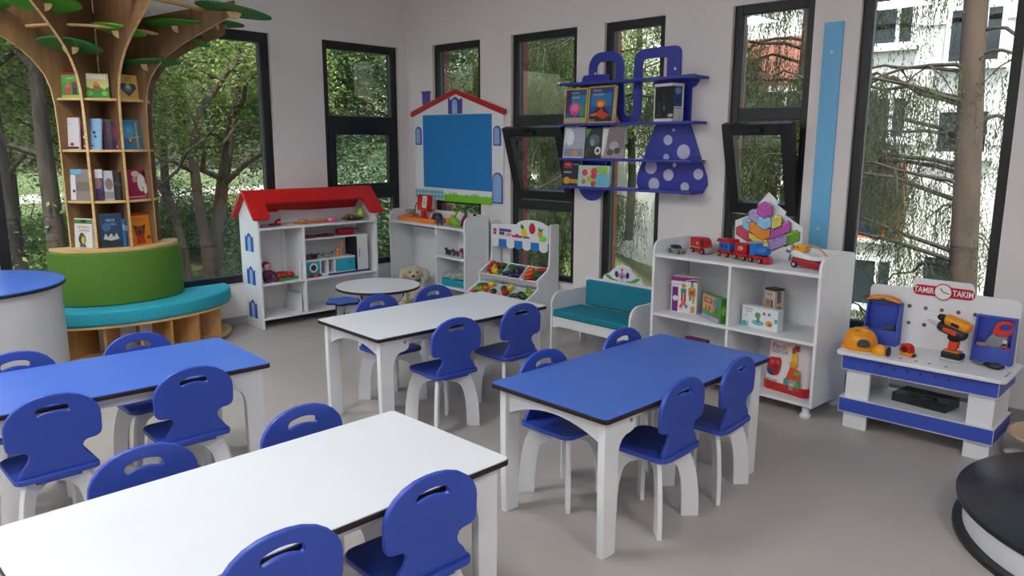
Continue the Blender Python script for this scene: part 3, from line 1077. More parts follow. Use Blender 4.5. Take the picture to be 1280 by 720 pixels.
# hard hat
h = thing('toy_hard_hat', 'yellow toy hard hat with black badge on the left of the toy workbench', 'hard hat', at(FW, .045, .115, ZW), R(-10))
prof = [(.098, .0), (.099, .006), (.090, .012), (.088, .035), (.080, .065), (.062, .090), (.038, .106), (.012, .112), (.0005, .113)]
B().lathe(prof, 32, 0, I4, 1.0, .92).build('shell', YEL, h)
B().plate(smooth_poly([(.07, -.062), (.135, -.048), (.158, 0), (.135, .048), (.07, .062)], 2), .008, tr(0, 0, .006) @ rot('Y', 8), (), .002).build('peak', YEL, h)
B().plate(smooth_poly([(-.03, -.02), (.03, -.02), (.034, .004), (.018, .024), (-.018, .024), (-.034, .004)], 1), .004, tr(.052, -.064, .040) @ rot('Z', 35) @ FRONT @ rot('X', -18), (), .001).build('badge', BLACK, h)
B().ball((.0, 0, .105), .012, .07, .010, 12, 8).build('ridge', YEL, h)
h2 = thing('toy_ear_defender', 'small yellow dome with black rim beside the toy hard hat', 'ear defender', at(FW, .170, .045, ZW), 0)
B().lathe([(.034, 0), (.036, .006), (.033, .026), (.022, .044), (.008, .052), (.0005, .053)], 20, 0, I4, 1.15, .8).build('cup', YELL, h2)
B().lathe([(.018, 0), (.026, .004), (.026, .012), (.018, .016)], 18, 0, tr(.034, 0, .022) @ rot('Y', 90)).build('rim', BLACK, h2)
# goggles over the left bin
g = thing('toy_goggles', 'orange toy safety goggles lying over the left blue tool bin', 'goggles', at(FW, .090, .292, .6555), 0)
pts = [(x, -.03 + .03 * math.cos(x / .09 * 1.3) - .03, .022 - .020 * (x / .09) ** 2 + 0.006) for x in np.linspace(-.088, .088, 11)]
gb = B()
gb.plate(smooth_poly([(-.092, .0), (-.082, .022), (-.04, .040), (.04, .040), (.082, .022), (.092, .0), (.06, .010), (.016, .012), (0, .024), (-.016, .012), (-.06, .010)], 1), .03, tr(0, -.004, 0) @ FRONT, (), .003)
gb.build('frame', mat('d8781a', .3), g)
B().plate(smooth_poly([(-.080, .008), (-.07, .020), (-.035, .033), (.035, .033), (.07, .020), (.08, .008), (.05, .016), (0, .028), (-.05, .016)], 1), .004, tr(0, -.0215, 0) @ FRONT, (), .001).build('lens', mat('f0b060', .15), g)
B().tube([(-.09, .006, .004), (-.06, .03, .008), (0, .036, .012), (.06, .03, .008), (.09, .006, .004)], .005, 6).build('strap', BLACK, g)
# tape measure
m_ = thing('toy_tape_measure', 'red and yellow toy tape measure on the workbench top', 'tape measure', at(FW, .278, .125, ZW), R(-25))
B().plate(smooth_poly([(-.034, .0), (.030, .0), (.034, .03), (.022, .062), (-.018, .066), (-.036, .04)], 2), .036, FRONT, (), .004).build('case', mat('cc2424', .3), m_)
B().plate(rrect(-.030, .040, .0, .020, .004), .040, FRONT, (), .003).build('base', mat('e0941c', .35), m_)
B().lathe([(.017, 0), (.017, .003), (.012, .004)], 18, 0, tr(-.002, -.0182, .034) @ FRONT).build('dial', mat('4a1a22', .4), m_)
B().box(.040, .050, -.008, .008, .002, .016).build('tape_tab', BLACK, m_, bevel=.001)
# drill standing on its battery, on a clear stand
dl = thing('toy_drill', 'yellow, black and orange toy cordless drill standing on the workbench', 'drill', at(FW, .470, .175, ZW), R(-12))
B().plate(rrect(-.045, .055, -.03, .03, .012), .012, tr(0, 0, .0065), (), .002).build('stand', clear_plastic('dfe4ea', .5), dl)
B().plate(rrect(-.045, .055, -.028, .028, .012), .030, tr(.002, 0, .031), (), .004).build('battery', BLACK, dl)
B().box(-.034, .044, -.024, .024, .0465, .057).build('battery_cap', mat('c87830', .4), dl, bevel=.003)
B().plate(smooth_poly([(-.018, .058), (.026, .058), (.032, .11), (.04, .15), (-.01, .15), (-.012, .10)], 1), .036, FRONT, (), .005).build('grip', ORA, dl)
B().plate(smooth_poly([(-.022, .105), (.04, .10), (.052, .15), (-.02, .15)], 1), .040, FRONT, (), .004).build('grip_collar', BLACK, dl)
bd = Matrix.Translation((0, 0, .165)) @ rot('Y', 14)
B().tube([Vector(p) for p in ((-.075, 0, 0), (-.06, 0, 0), (.03, 0, 0), (.062, 0, 0), (.07, 0, 0))], [.020, .028, .030, .026, .012], 16, 0, bd @ tr(0, 0, -.012)).build('motor_body', mat('26262a', .35), dl)
B().plate(rrect(-.04, .03, -.024, -.004, .008), .064, bd @ FRONT, (), .003).build('side_flash', ORA, dl)
B().tube([Vector(p) for p in ((-.055, 0, .03), (-.045, 0, .032), (.05, 0, .032), (.068, 0, .03), (.076, 0, .028))], [.018, .030, .031, .026, .010], 16, 0, bd).build('top_body', YEL, dl)
B().plate(rrect(-.012, .03, .018, .036, .006), .066, bd @ FRONT, (), .002).build('label_patch', BLACK, dl)
B().tube([Vector(p) for p in ((-.09, 0, .031), (-.078, 0, .031), (-.056, 0, .031))], [.013, .018, .022], 12, 0, bd).build('chuck', BLACK, dl)
B().tube([Vector(p) for p in ((-.135, 0, .031), (-.09, 0, .031))], [.003, .005], 8, 0, bd).build('bit', STEEL, dl)
B().tube([Vector(p) for p in ((-.135, 0, -.010), (-.12, 0, -.010), (-.072, 0, -.010))], [.005, .008, .014], 8, 0, bd).build('nozzle', mat('b8bcc4', .35), dl)
# saw and small tools in the right bin
sw = thing('toy_saw', 'red handled grey toy saw standing in the right blue tool bin', 'saw', at(FW, .612, .300, .4340), R(4))
Sm = rot('X', -6) @ FRONT
B().plate([(-.075, .0), (.0, .0), (.072, .128), (.012, .150)], .003, tr(0, 0, 0.004) @ Sm, (), .0005).build('blade', mat('8e949c', .35, metal=.3), sw)
B().plate(smooth_poly([(-.006, .128), (.012, .186), (.05, .205), (.09, .196), (.098, .150), (.07, .122), (.03, .118)], 2), .018, tr(0, -.001, .004) @ Sm, (smooth_poly([(.022, .158), (.04, .182), (.078, .178), (.08, .160), (.055, .148)], 1),), .003).build('handle', mat('d02a1e', .3), sw)
cl = thing('toy_clamp', 'small red toy clamp with grey jaw in the right blue tool bin', 'clamp', at(FW, .672, .284, .4340), 0)
B().plate(smooth_poly([(-.034, .062), (-.012, .082), (.018, .082), (.034, .07), (.018, .058), (-.014, .056)], 1), .02, FRONT, (), .003).build('grip', mat('b81e22', .3), cl)
B().box(-.008, .012, -.008, .008, 0, .1).build('jaw', mat('a8acb4', .4), cl, bevel=.002)
B().box(-.008, .012, -.008, .008, .083, .115).build('jaw_tip', mat('c8ccd2', .4), cl, bevel=.002)
ch = thing('toy_chisel', 'beige wooden toy block lying in the right blue tool bin', 'toy block', at(FW, .566, .292, .4340), 0)
B().box(-.016, .03, -.012, .012, .0, .084).build('block', mat('c8a08a', .5), ch, bevel=.003)
cu_ = thing('toy_wrench', 'small dark grey toy tool at the bottom of the left blue tool bin', 'wrench', at(FW, .118, .296, .4340), 0)
B().plate(smooth_poly([(-.05, .07), (.03, .10), (.04, .085), (.03, .0), (.0, .0), (-.02, .06)], 1), .014, FRONT, (), .002).build('tool', mat('3a4654', .4), cu_)
# pliers
pl_ = thing('toy_pliers', 'black handled toy pliers lying on the right of the workbench top', 'pliers', at(FW, .625, .185, ZW), R(-18))
pb = B()
for s in (-1, 1):
    pb.tube([(-.01, s * .004, .012), (.02, s * .014, .012), (.05, s * .019, .012), (.075, s * .014, .012)], [.007, .011, .012, .008], 8)
pb.build('handles', BLACK, pl_)
B().plate(smooth_poly([(-.07, -.006), (-.03, -.016), (-.005, -.012), (-.005, .012), (-.03, .016), (-.07, .006)], 1), .012, tr(0, 0, .011), (), .002).build('jaw', mat('70747c', .4), pl_)
# clear tray of black tools on the lower shelf
ty = thing('tool_tray', 'clear plastic tray of black toy tools on the lower shelf of the workbench', 'tray', at(FW, .37, .19, .1665), R(-8))
tb = B()
tb.box(-.135, .135, -.085, .085, 0, .004)
for a in ((-.135, -.131, -.085, .085), (.131, .135, -.085, .085), (-.131, .131, -.085, -.081), (-.131, .131, .081, .085)):
    tb.box(*a, .004, .05)
tb.build('tray', clear_plastic('20242a', .55), ty)
tt = B()
for i in range(9):
    a = RNG.uniform(0, PI)
    p = Vector((RNG.uniform(-.09, .09), RNG.uniform(-.05, .05), .017 + .004 * (i % 4)))
    d = Vector((math.cos(a), math.sin(a) * .5, 0)) * .035
    tt.tube([p - d, p, p + d], [.008, .012, .007], 8)
tt.build('toy_tools', BLACK, ty)
ty.children[-1]['kind'] = 'stuff'
# bowl of yellow balls and white plush foot on the floor
bw = thing('toy_bowl', 'cream bowl on the floor beside the workbench', 'bowl', (-0.44, 4.30, 0), 0)
B().lathe([(.10, 0), (.105, .005), (.16, .09), (.225, .125), (.228, .132), (.215, .134), (.155, .10), (.09, .02), (.001, .018)], 32).build('bowl', mat('d8b89a', .5), bw)
yb_ = tag(B().ball((0, 0, 0), .035).build('yellow_ball', mat('e8b020', .35)), 'yellow ball in the cream bowl', 'ball', 'yellow balls in the bowl')
yb_.location = (-0.44 - .07, 4.30 - .05, .112)
for i, (dx, dy, dz) in enumerate(((.0, -.07, .112), (-.03, .04, .118), (.07, .0, .112), (-.11, .02, .118), (.03, .08, .116), (-.02, -.015, .150))):
    o = yb_.copy()
    COL.objects.link(o)
    o.location = (-0.44 + dx, 4.30 + dy, dz)
wh = thing('white_toy', 'small white and red toy on the floor beside the workbench foot', 'toy', (-0.615, 4.235, 0), 0)
B().ball((0, 0, .026), .05, .038, .026).build('shell', mat('dadada', .4), wh)
B().ball((.055, -.012, .022), .02, .016, .020).build('end_cap', mat('a01c24', .4), wh)

# ------------------------------------------------------------ low black topped podium
pd = thing('round_podium', 'low round platform with black top and white side at the right picture edge', 'platform', (0.0, 3.5, 0), 0)
B().lathe([(.690, 0), (.690, .022), (.66, .024)], 72).build('base_ring', mat('1c1d20', .4), pd)
B().lathe([(.655, .0242), (.655, .128)], 72).build('side_wall', WHITE, pd)
B().lathe([(.683, .1285), (.688, .132), (.688, .147), (.683, .150)], 72).build('top', mat('14161b', .3), pd)

# ------------------------------------------------------------ round counter at the left edge
ct = thing('round_counter', 'tall white drum counter with a blue top at the left picture edge', 'counter', (-5.13, .93, 0), 0)
B().lathe([(.498, 0), (.498, .694)], 72).build('body', mat((205, 206, 208), .5), ct)
B().lathe([(.515, .6945), (.520, .698), (.520, .708), (.517, .711)], 72).build('edge_band', mat('16161a', .5), ct)
B().lathe([(.516, .7112), (.518, .714), (.515, .718)], 72).build('top', BLUETOP, ct)

# ------------------------------------------------------------ teal bench
BX, BY, BA = -3.567, 4.203, -0.064
t = thing('teal_bench', 'small white bench with teal cushions under the blue flask shelf', 'bench', (BX, BY, 0), BA)
FBn = Matrix.Translation((BX, BY, 0)) @ Matrix.Rotation(BA, 4, 'Z')
W_, D_ = .745, .386
for x in (0.0, W_ - .018):
    prof = [(0, 0), (.066, 0), (.068, .13), (.078, .155), (.10, .168), (D_ - .08, .168), (D_ - .065, .155), (D_ - .06, 0), (D_, 0)] + [(D_, .428)] + [(.09, .428)] + [(.09 - .09 * math.sin(R(a)), .338 + .09 * math.cos(R(a))) for a in (18, 36, 54, 72, 90)]
    B().plate(prof, .018, tr(x + .009, 0, 0) @ SIDE, (), .0025).build('side_panel', WHITE, t)
apr = [(.0185, .237), (W_ - .0185, .237), (W_ - .0185, .17), (W_ - .06, .172), (W_ - .08, .182), (.08, .182), (.06, .172), (.0185, .17)]
B().plate(apr, .018, tr(0, .014, 0) @ FRONT, (), .002).build('front_apron', WHITE, t)
board('seat_board', t, .0185, W_ - .0185, .003, D_ - .02, .2375, .252)
leg2 = B().box(.35, .37, D_ - .04, D_ - .02, 0, .237).build('centre_leg', WHITE, t)
bk = [(.0185, .254), (W_ - .0185, .254), (W_ - .0185, .505)] + [(.56, .505), (.552, .53), (.53, .552), (.495, .562), (.478, .578)] + [(.37 + .085 * math.cos(R(a)), .58 + .055 * math.sin(R(a))) for a in range(20, 161, 20)] + [(.262, .578), (.245, .562), (.21, .552), (.19, .53), (.182, .505), (.0185, .505)]
B().plate(bk, .018, tr(0, D_ - .010, 0) @ FRONT, (), .0025).build('back_panel', WHITE, t)
TEAL = fabric('147f92', 120, .1)
cs = B().box(.020, W_ - .020, .004, D_ - .075, .2525, .302).build('seat_cushion', TEAL, t, bevel=.012)
B().plate(rrect(.055, W_ - .022, .303, .492, .012), .045, tr(0, D_ - .047, 0) @ rot('X', -1) @ FRONT, (), .010, 0, 2).build('back_cushion', TEAL, t)
fl = [('p', '5aa83a', smooth_poly([(.20, .555), (.245, .553), (.29, .522), (.335, .522), (.33, .512), (.26, .514), (.225, .53)], 1)), ('p', '5aa83a', smooth_poly([(.54, .555), (.495, .553), (.45, .522), (.405, .522), (.41, .512), (.48, .514), (.515, .53)], 1)),
      ('p', '27386e', smooth_poly([(.30, .57), (.315, .59), (.335, .575), (.335, .54), (.31, .54)], 1)), ('p', '27386e', smooth_poly([(.44, .57), (.425, .59), (.405, .575), (.405, .54), (.43, .54)], 1)),
      ('p', 'd0a0c4', smooth_poly([(.34, .535), (.40, .535), (.405, .575), (.385, .568), (.37, .60), (.355, .568), (.335, .575)], 1)), ('e', '8a5a9c', .37, .552, .012, .014), ('e', '9c3a5a', .37, .60, .008, .012), ('r', '5aa83a', .362, .512, .366, .535), ('r', '5aa83a', .376, .512, .38, .535)]
art(t, fl, tr(0, D_ - .0196, 0) @ FRONT, 'flower_print')

# ------------------------------------------------------------ toy market stall
SX, SY = -4.652, 4.690
t = thing('market_stall', 'white toy market stall with fruit bins and a blue and white scalloped awning', 'stall', (SX, SY, 0), 0)
W_ = .648
FM = Matrix.Translation((SX, SY, 0))
side = [(-.305, .0), (.108, .0), (.108, .845), (.098, .857), (.012, .857), (.0, .845), (-.002, .62), (-.008, .52), (-.03, .485), (-.150, .418), (-.152, .40), (-.145, .352), (-.16, .335), (-.305, .262)]
for x in (-.009, W_ + .009):
    B().plate(side, .018, tr(x, 0, 0) @ SIDE, (), .002).build('side_panel', WHITE, t)


def bin_row(y0, z0, y1, z1, depth, nm):
    """tilted trough from front (y0, z0) to back (y1, z1), with two dividers"""
    ang = math.atan2(z1 - z0, y1 - y0)
    ln = math.hypot(z1 - z0, y1 - y0)
    Mx = tr(0, y0, z0) @ Matrix.Rotation(ang, 4, 'X')
    o = B().box(.0005, W_ - .0005, 0, ln, -depth, -depth + .010, 0, Mx).build(nm, WHITE, t, bevel=.001)
    B().box(.0005, W_ - .0005, 0, .010, -depth + .0105, .0, 0, Mx).build('bin_front', WHITE, o, bevel=.001)
    B().box(.0005, W_ - .0005, ln - .010, ln, -depth + .0105, .0, 0, Mx).build('bin_back', WHITE, o, bevel=.001)
    for x in (W_ / 3, 2 * W_ / 3):
        B().box(x - .004, x + .004, .0105, ln - .0105, -depth + .0105, -.004, 0, Mx).build('bin_divider', WHITE, o)
    return Mx, ln


M1, L1 = bin_row(-.140, .402, -.008, .503, .062, 'upper_bin')
M2, L2 = bin_row(-.295, .255, -.150, .340, .062, 'lower_bin')
board('lower_board', t, 0.0005, W_ - .0005, -.29, .09, .05, .066)
hd = [(.0, .700), (.648, .700), (.648, .842), (.630, .85)] + [(.465 + .165 * math.cos(R(a)), .835 + .048 * math.sin(R(a))) for a in range(10, 171, 20)] + [(.29, .835), (.0, .822)]
hp = B().plate(hd, .012, tr(0, -.004, 0) @ FRONT, (), .0015).build('header', WHITE, t)
n = 7
for i in range(n):
    x0 = W_ * i / n
    x1 = x0 + W_ / n
    xm, hw = (x0 + x1) / 2, W_ / n / 2 - .0008
    sc = [(xm - hw, .700), (xm - hw, .655)] + [(xm + hw * math.cos(R(a)), .655 + .030 * math.sin(R(a))) for a in range(200, 341, 20)] + [(xm + hw, .655), (xm + hw, .700)]
    B().plate(sc, .006, tr(0, -.013, 0) @ FRONT, (), .001).build('awning_scallop', mat('2f78cc', .4) if i % 2 else WHITE, t)
B().box(0, W_, -.020, -.0105, .7005, .712).build('awning_rail', WHITE, t, bevel=.002)
art(hp, [('e', 'e8d43c', .385, .778, .034, .036), ('e', 'e8d43c', .40, .75, .028, .028), ('p', '3c8a3a', smooth_poly([(.34, .83), (.36, .845), (.385, .825), (.38, .80), (.35, .805)], 1)), ('e', 'c02834', .475, .812, .036, .044), ('r', '3c7a3a', .455, .852, .495, .858),
         ('e', 'd8903c', .565, .775, .026, .034), ('p', '3c8a3a', [(.54, .80), (.555, .835), (.57, .81), (.60, .825), (.585, .795)]), ('p', '7ad85a', smooth_poly([(.55, .715), (.64, .715), (.64, .755), (.60, .762), (.56, .745)], 1)),
         ('r', 'b83a46', .028, .735, .062, .785), ('r', 'e8c8cc', .04, .75, .05, .77), ('r', '6a4a8a', .10, .765, .24, .79), ('r', '56506a', .10, .735, .16, .762), ('p', 'e88a96', [(.17, .73), (.24, .735), (.25, .752), (.19, .755)]), ('r', 'c82c3a', .25, .728, .37, .745), ('r', '4a4a9a', .38, .728, .45, .742), ('r', 'd85060', .29, .745, .33, .757)],
    tr(0, -.0102, 0) @ FRONT, 'fruit_print')
fruit_mats = dict(red=mat('b81c1e', .3), green=mat('1d5a34', .35), yellow=mat('e6c81e', .35), orange=mat('f0661c', .4), purple=mat('3c1e5e', .3), lime=mat('8cb02c', .4), pink=mat('f08a78', .4), dark=mat('2a1a2e', .35), cream=mat('e0c8a0', .4))


def fruit_mesh(kind):
    b = B()
    if kind == 'round':
        b.lathe([(.001, .004), (.012, .0), (.024, .008), (.029, .024), (.026, .040), (.014, .050), (.004, .046), (.001, .044)], 14)
    elif kind == 'long':
        b.tube([(-.05, 0, .018), (-.04, 0, .018), (-.01, 0, .022), (.025, 0, .020), (.045, 0, .016), (.052, 0, .015)], [.006, .014, .018, .019, .013, .004], 12)
    else:
        b.lathe([(.001, 0), (.014, .002), (.024, .012), (.026, .026), (.018, .044), (.011, .058), (.008, .066), (.001, .068)], 14)
    return b


FMESH = {}


def fruit(kind, colr, x, y, z, rz, rx, label, s=1.0, stem=True):
    key = (kind, colr)
    if key not in FMESH:
        FMESH[key] = (fruit_mesh(kind).mesh('fruit', fruit_mats[colr]), B().tube([(0, 0, .044 if kind == 'round' else .064), (.004, 0, .058 if kind == 'round' else .078)], .003, 6).mesh('stem', mat('4a7a34', .5)))
    o = bpy.data.objects.new('toy_fruit' if kind != 'long' else 'toy_vegetable', FMESH[key][0])
    COL.objects.link(o)
    o.location = (x, y, z)
    o.rotation_euler = (rx, 0, rz)
    o.scale = (s, s, s)
    tag(o, label, 'toy food', 'toy fruit and vegetables on the market stall')
    if stem and kind != 'long':
        q = bpy.data.objects.new('stem', FMESH[key][1])
        COL.objects.link(q)
        q.parent = o


def fill_bin(Mx, ln, row, comp, items):
    x0 = W_ / 3 * comp + .034
    x1 = W_ / 3 * (comp + 1) - .034
    where = row + ' stall bin, ' + ('left', 'middle', 'right')[comp] + ' compartment'
    names = dict(red='red', green='dark green', yellow='yellow', orange='orange', purple='purple', lime='lime green', pink='pink', dark='dark plum', cream='cream')
    kn = dict(round='round toy fruit', long='long toy vegetable', pear='pear-shaped toy fruit')
    for kind, colr, u, v, up, rz in items:
        p = FM @ (Mx @ Vector((x0 + (x1 - x0) * u, .032 + (ln - .064) * v, -.050 + up)))
        fruit(kind, colr, p.x, p.y, p.z, rz, .5, '%s %s in the %s, %s %s' % (names[colr], kn[kind], where, 'back' if v > .6 else 'front' if v < .28 else 'centre', 'left' if u < .3 else 'right' if u > .65 else 'middle'), 1.05)


fill_bin(M1, L1, 'upper', 0, [('round', 'red', .1, .9, .02, 0), ('round', 'red', .0, .35, .012, 1), ('round', 'red', .35, .75, .022, 2), ('pear', 'yellow', .42, .35, .03, 1), ('round', 'yellow', .65, .15, .02, 0), ('pear', 'red', .2, .05, .01, 2), ('round', 'green', .95, .85, .02, 0), ('round', 'green', .98, .3, .0, 1)])
fill_bin(M1, L1, 'upper', 1, [('long', 'purple', .05, .25, .012, .6), ('round', 'green', .45, .4, .03, 0), ('long', 'purple', .8, .15, .02, .3), ('round', 'green', .1, .8, .02, 1), ('long', 'green', .75, .8, .035, .2), ('pear', 'purple', .95, .55, .02, 0), ('round', 'purple', .45, .0, .0, 0)])
fill_bin(M1, L1, 'upper', 2, [('round', 'orange', .3, .75, .03, 0), ('round', 'orange', .1, .25, .02, 1), ('long', 'orange', .4, .3, .035, 1.2), ('long', 'red', .42, .0, .02, .8), ('round', 'green', .85, .25, .015, 1), ('long', 'green', .8, .6, .025, .9), ('long', 'red', .95, .95, .03, .5)])
fill_bin(M2, L2, 'lower', 0, [('round', 'red', .0, .0, .0, 0), ('long', 'green', .25, .85, .025, .6), ('round', 'lime', .35, .35, .02, 0), ('round', 'orange', .75, .4, .035, 1), ('round', 'yellow', .98, .95, .035, 0), ('round', 'lime', .6, .0, .01, 2), ('long', 'lime', .1, .5, .01, .9)])
fill_bin(M2, L2, 'lower', 1, [('round', 'dark', .05, .25, .025, 0), ('round', 'green', .5, .75, .03, 1), ('round', 'yellow', .98, .95, .035, 0), ('round', 'red', .75, .3, .03, 2), ('pear', 'cream', .45, .1, .0, 0), ('round', 'pink', .3, .0, .0, 1)])
fill_bin(M2, L2, 'lower', 2, [('long', 'green', .1, .35, .02, .4), ('round', 'dark', .6, .4, .03, 0), ('round', 'green', .75, .25, .03, 1), ('pear', 'lime', .95, .85, .03, 0), ('round', 'pink', .5, .0, .0, 1), ('long', 'lime', .85, .6, .03, .3)])

# ------------------------------------------------------------ white cabinet with the toy cash register
CX, CY, CA = -5.85, 4.500, -0.092
FC = Matrix.Translation((CX, CY, 0)) @ Matrix.Rotation(CA, 4, 'Z')
t = thing('play_cabinet', 'white play cabinet with toy cash register on top, in the room corner', 'cabinet', (CX, CY, 0), CA)
W_, D_ = 1.168, .265
for x in (.009, W_ - .009):
    B().plate(rrect(0, D_, 0, .893, (0, 0, .01, .07)), .018, tr(x, 0, 0) @ SIDE, (), .0015).build('side_panel', WHITE, t)
board('back_panel', t, .0185, W_ - .0185, D_ - .012, D_, .05, .893)
board('top_shelf', t, .0185, W_ - .0185, .003, D_ - .0125, .769, .787)
board('divider', t, .735, .753, .005, D_ - .0125, .05, .7685)
board('small_shelf', t, .7535, W_ - .0185, .004, D_ - .0125, .510, .528)
board('small_shelf', t, .7535, W_ - .0185, .004, D_ - .0125, .250, .268)
board('keyboard_rail', t, .25, .7345, .02, .036, .752, .7685, mat('6a6e76', .5))
# tray, register and toys on top
ZC = .7875
tr_ = thing('toy_till_tray', 'long orange toy till tray on the cabinet top', 'tray', at(FC, .34, .13, ZC), CA + .02)
tb = B()
tb.box(-.26, .30, -.07, .07, 0, .012)
for b in ((-.26, .30, -.07, -.062), (-.26, .30, .062, .07), (-.26, -.25, -.062, .062), (.29, .30, -.062, .062), (-.05, -.042, -.062, .062)):
    tb.box(*b, .012, .042)
tb.build('tray', mat('f08420', .4), tr_, bevel=.002)
tt = B()
tt.plate(rrect(-.07, .05, -.05, .05, .02), .03, tr(-.14, 0, .045), (), .004)
tt.build('tray_lid', mat('c87a3a', .4), tr_)
rg = thing('toy_cash_register', 'red toy cash register screen with white paper label on a stand', 'cash register', at(FC, .335, .16, ZC + .013), CA - .1)
B().plate(rrect(-.06, .07, .0, .028, .006), .10, FRONT, (), .004).build('base', RED, rg)
B().box(-.02, .045, -.012, .012, .0285, .09).build('neck', RED, rg, bevel=.003)
B().plate(rrect(-.095, .105, .085, .235, .018), .05, rot('X', -6) @ FRONT, (), .006).build('screen_case', RED, rg)
art(rg, [('r', 'ececec', .005, .115, .085, .222), ('r', '3c3c40', .022, .192, .068, .198), ('r', 'c4c4c8', .018, .13, .07, .182)], rot('X', -6) @ tr(0, -.0255, 0) @ FRONT, 'paper_label')
B().tube([(-.10, .0, .16), (-.13, -.01, .12), (-.14, -.01, .06), (-.14, -.01, .0)], .004, 6).build('cord', BLACK, rg)
o = thing('toy_dish', 'small clear and brown toy dish on the orange till tray', 'dish', at(FC, .175, .13, ZC + .0610), 0)
B().lathe([(.03, 0), (.05, .02), (.055, .042), (.05, .042), (.028, .006), (.001, .006)], 18).build('dish', clear_plastic('b8b4b4', .6), o)
B().ball((0, 0, .02), .035, .035, .016).build('filling', mat('8a6a5a', .5), o)
o = tag(B().ball((0, 0, .036), .036, .034, .036).build('toy_ball', mat('e0c4b4', .4)), 'small cream toy ball beside the toy cash register', 'ball')
o.location = at(FC, .495, .15, ZC + .0120)
o = thing('toy_black_hat', 'small black toy hat on the orange tray end', 'hat', at(FC, .605, .13, ZC + .0425), 0)
B().lathe([(.058, 0), (.06, .006), (.05, .012), (.046, .035), (.03, .052), (.001, .055)], 18).build('crown', BLACK, o)
B().lathe([(.066, -.001), (.066, .0015)], 18).build('brim', BLACK, o)


def dino(label, colr, x, y, s, rz):
    o = thing('toy_dinosaur', label, 'toy dinosaur', at(FC, x, y, ZC), rz)
    b = B()
    b.tube([Vector(p) * s for p in ((-.09, 0, .03), (-.06, 0, .035), (-.02, 0, .05), (.02, 0, .055), (.05, 0, .075), (.062, 0, .095), (.085, 0, .098), (.098, 0, .092))], [v * s for v in (.003, .012, .024, .024, .014, .012, .014, .006)], 10)
    for xx in (-.022, .022):
        for yy in (-.016, .016):
            b.tube([Vector((xx, yy, .045)) * s, Vector((xx + .004, yy * 1.3, .02)) * s, Vector((xx, yy * 1.3, 0)) * s], [.011 * s, .008 * s, .009 * s], 8)
    o2 = b.build('body', mat(colr, .4), o)
    rm = o2.modifiers.new('skin', 'REMESH')
    rm.mode = 'VOXEL'
    rm.voxel_size = .004
    sp = B()
    for i in range(6):
        f = -.06 + i * .02
        sp.plate([(f - .008, .0), (f + .008, .0), (f, .022)], .004, tr(0, 0, .060 + .012 * math.sin(i / 5 * PI)) @ FRONT @ Matrix.Scale(s, 4), (), .0005)
    sp.build('back_spikes', mat(colr, .5), o)


dino('small dark blue toy dinosaur on the cabinet top', '34406e', .735, .06, .85, 2.6)
dino('yellow toy dinosaur on the cabinet top', 'e8c020', .86, .10, 1.15, 1.9)
dino('red toy dinosaur behind the yellow and green ones', 'b82a34', .945, .17, 1.0, 2.2)
dino('green toy dinosaur nearest the toy tree', '7ab83c', .985, .05, .95, 2.9)
o = thing('toy_tree', 'small toy palm tree with dark green leaves on the cabinet top', 'toy tree', at(FC, 1.105, .06, ZC), 0)
B().tube([(0, 0, 0), (.003, 0, .08), (0, 0, .175)], [.008, .006, .006], 8).build('trunk', mat('4a4038', .6), o)
cr = B()
for k in range(9):
    cr.plate(smooth_poly([(0, -.008), (.05, -.022), (.09, 0), (.05, .022), (0, .008)], 1), .004, tr(0, 0, .175) @ rot('Z', 40 * k) @ rot('Y', 10 - 32 * (k % 3 == 0)), (), .0005)
cr.build('leaves', mat('2f6a34', .5), o)
o = thing('toy_island', 'pale green oval toy base under the palm tree', 'toy base', at(FC, 1.0, .028, ZC), 0)
o.location = at(FC, 1.095, .03, ZC)
B().lathe([(.05, 0), (.048, .003), (.001, .004)], 20, 0, I4, 1.0, .45).build('base', mat('a8dca8', .5), o)
o = thing('toy_stapler', 'small black toy figure on the right end of the cabinet top', 'toy', at(FC, 1.13, .16, ZC), 0)
B().plate(smooth_poly([(-.05, .0), (.04, .0), (.03, .03), (-.01, .07), (-.03, .10), (-.04, .05)], 1), .03, FRONT, (), .003).build('body', BLACK, o)
B().ball((-.02, 0, .105), .016).build('head', BLACK, o)
for i, (x, colr, lab) in enumerate(((.82, '2a2a30', 'small dark toy animal on the inner cabinet shelf, left of three'), (.93, '3a3a40', 'small grey toy animal in the middle of the inner cabinet shelf'), (1.06, '8a2a30', 'small red and dark toy figure on the inner cabinet shelf, right of three'))):
    o = thing('toy_animal', lab, 'toy animal', at(FC, x, .09, .5285), .3 * i)
    b = B()
    b.ball((0, 0, .030), .034, .018, .018)
    b.ball((-.03, 0, .05 + .012 * (i == 2)), .014 + .008 * (i == 2))
    for xx in (-.02, .02):
        for yy in (-.01, .01):
            b.tube([(xx, yy, .026), (xx, yy, 0)], .006, 6)
    b.build('body', mat(colr, .4), o)
    B().tube([(.03, 0, .034), (.048, 0, .05)], [.005, .002], 6).build('tail', mat(colr, .4), o)
o = thing('teal_basket', 'teal toy basket with clear lid on the lowest inner cabinet shelf', 'basket', at(FC, .965, .125, .2685), .05)
tb = B()
tb.plate(rrect(-.17, .17, -.10, .10, .04), .006, tr(0, 0, .003), (), .001)
ring_o, ring_i = rrect(-.175, .175, -.105, .105, .045), rrect(-.165, .165, -.095, .095, .04)
tb.plate(ring_o, .055, tr(0, 0, .034), (ring_i,), .002)
tb.build('tub', mat('17a0b4', .4), o)
B().plate(rrect(-.164, .164, -.094, .094, .04), .05, tr(0, 0, .09), (), .01).build('clear_lid', clear_plastic('c8d4d8', .35), o)
tt = B()
for i in range(8):
    tt.ball((RNG.uniform(-.12, .12), RNG.uniform(-.06, .06), .055 + .01 * (i % 3)), .022, .022, .016, 8, 6)
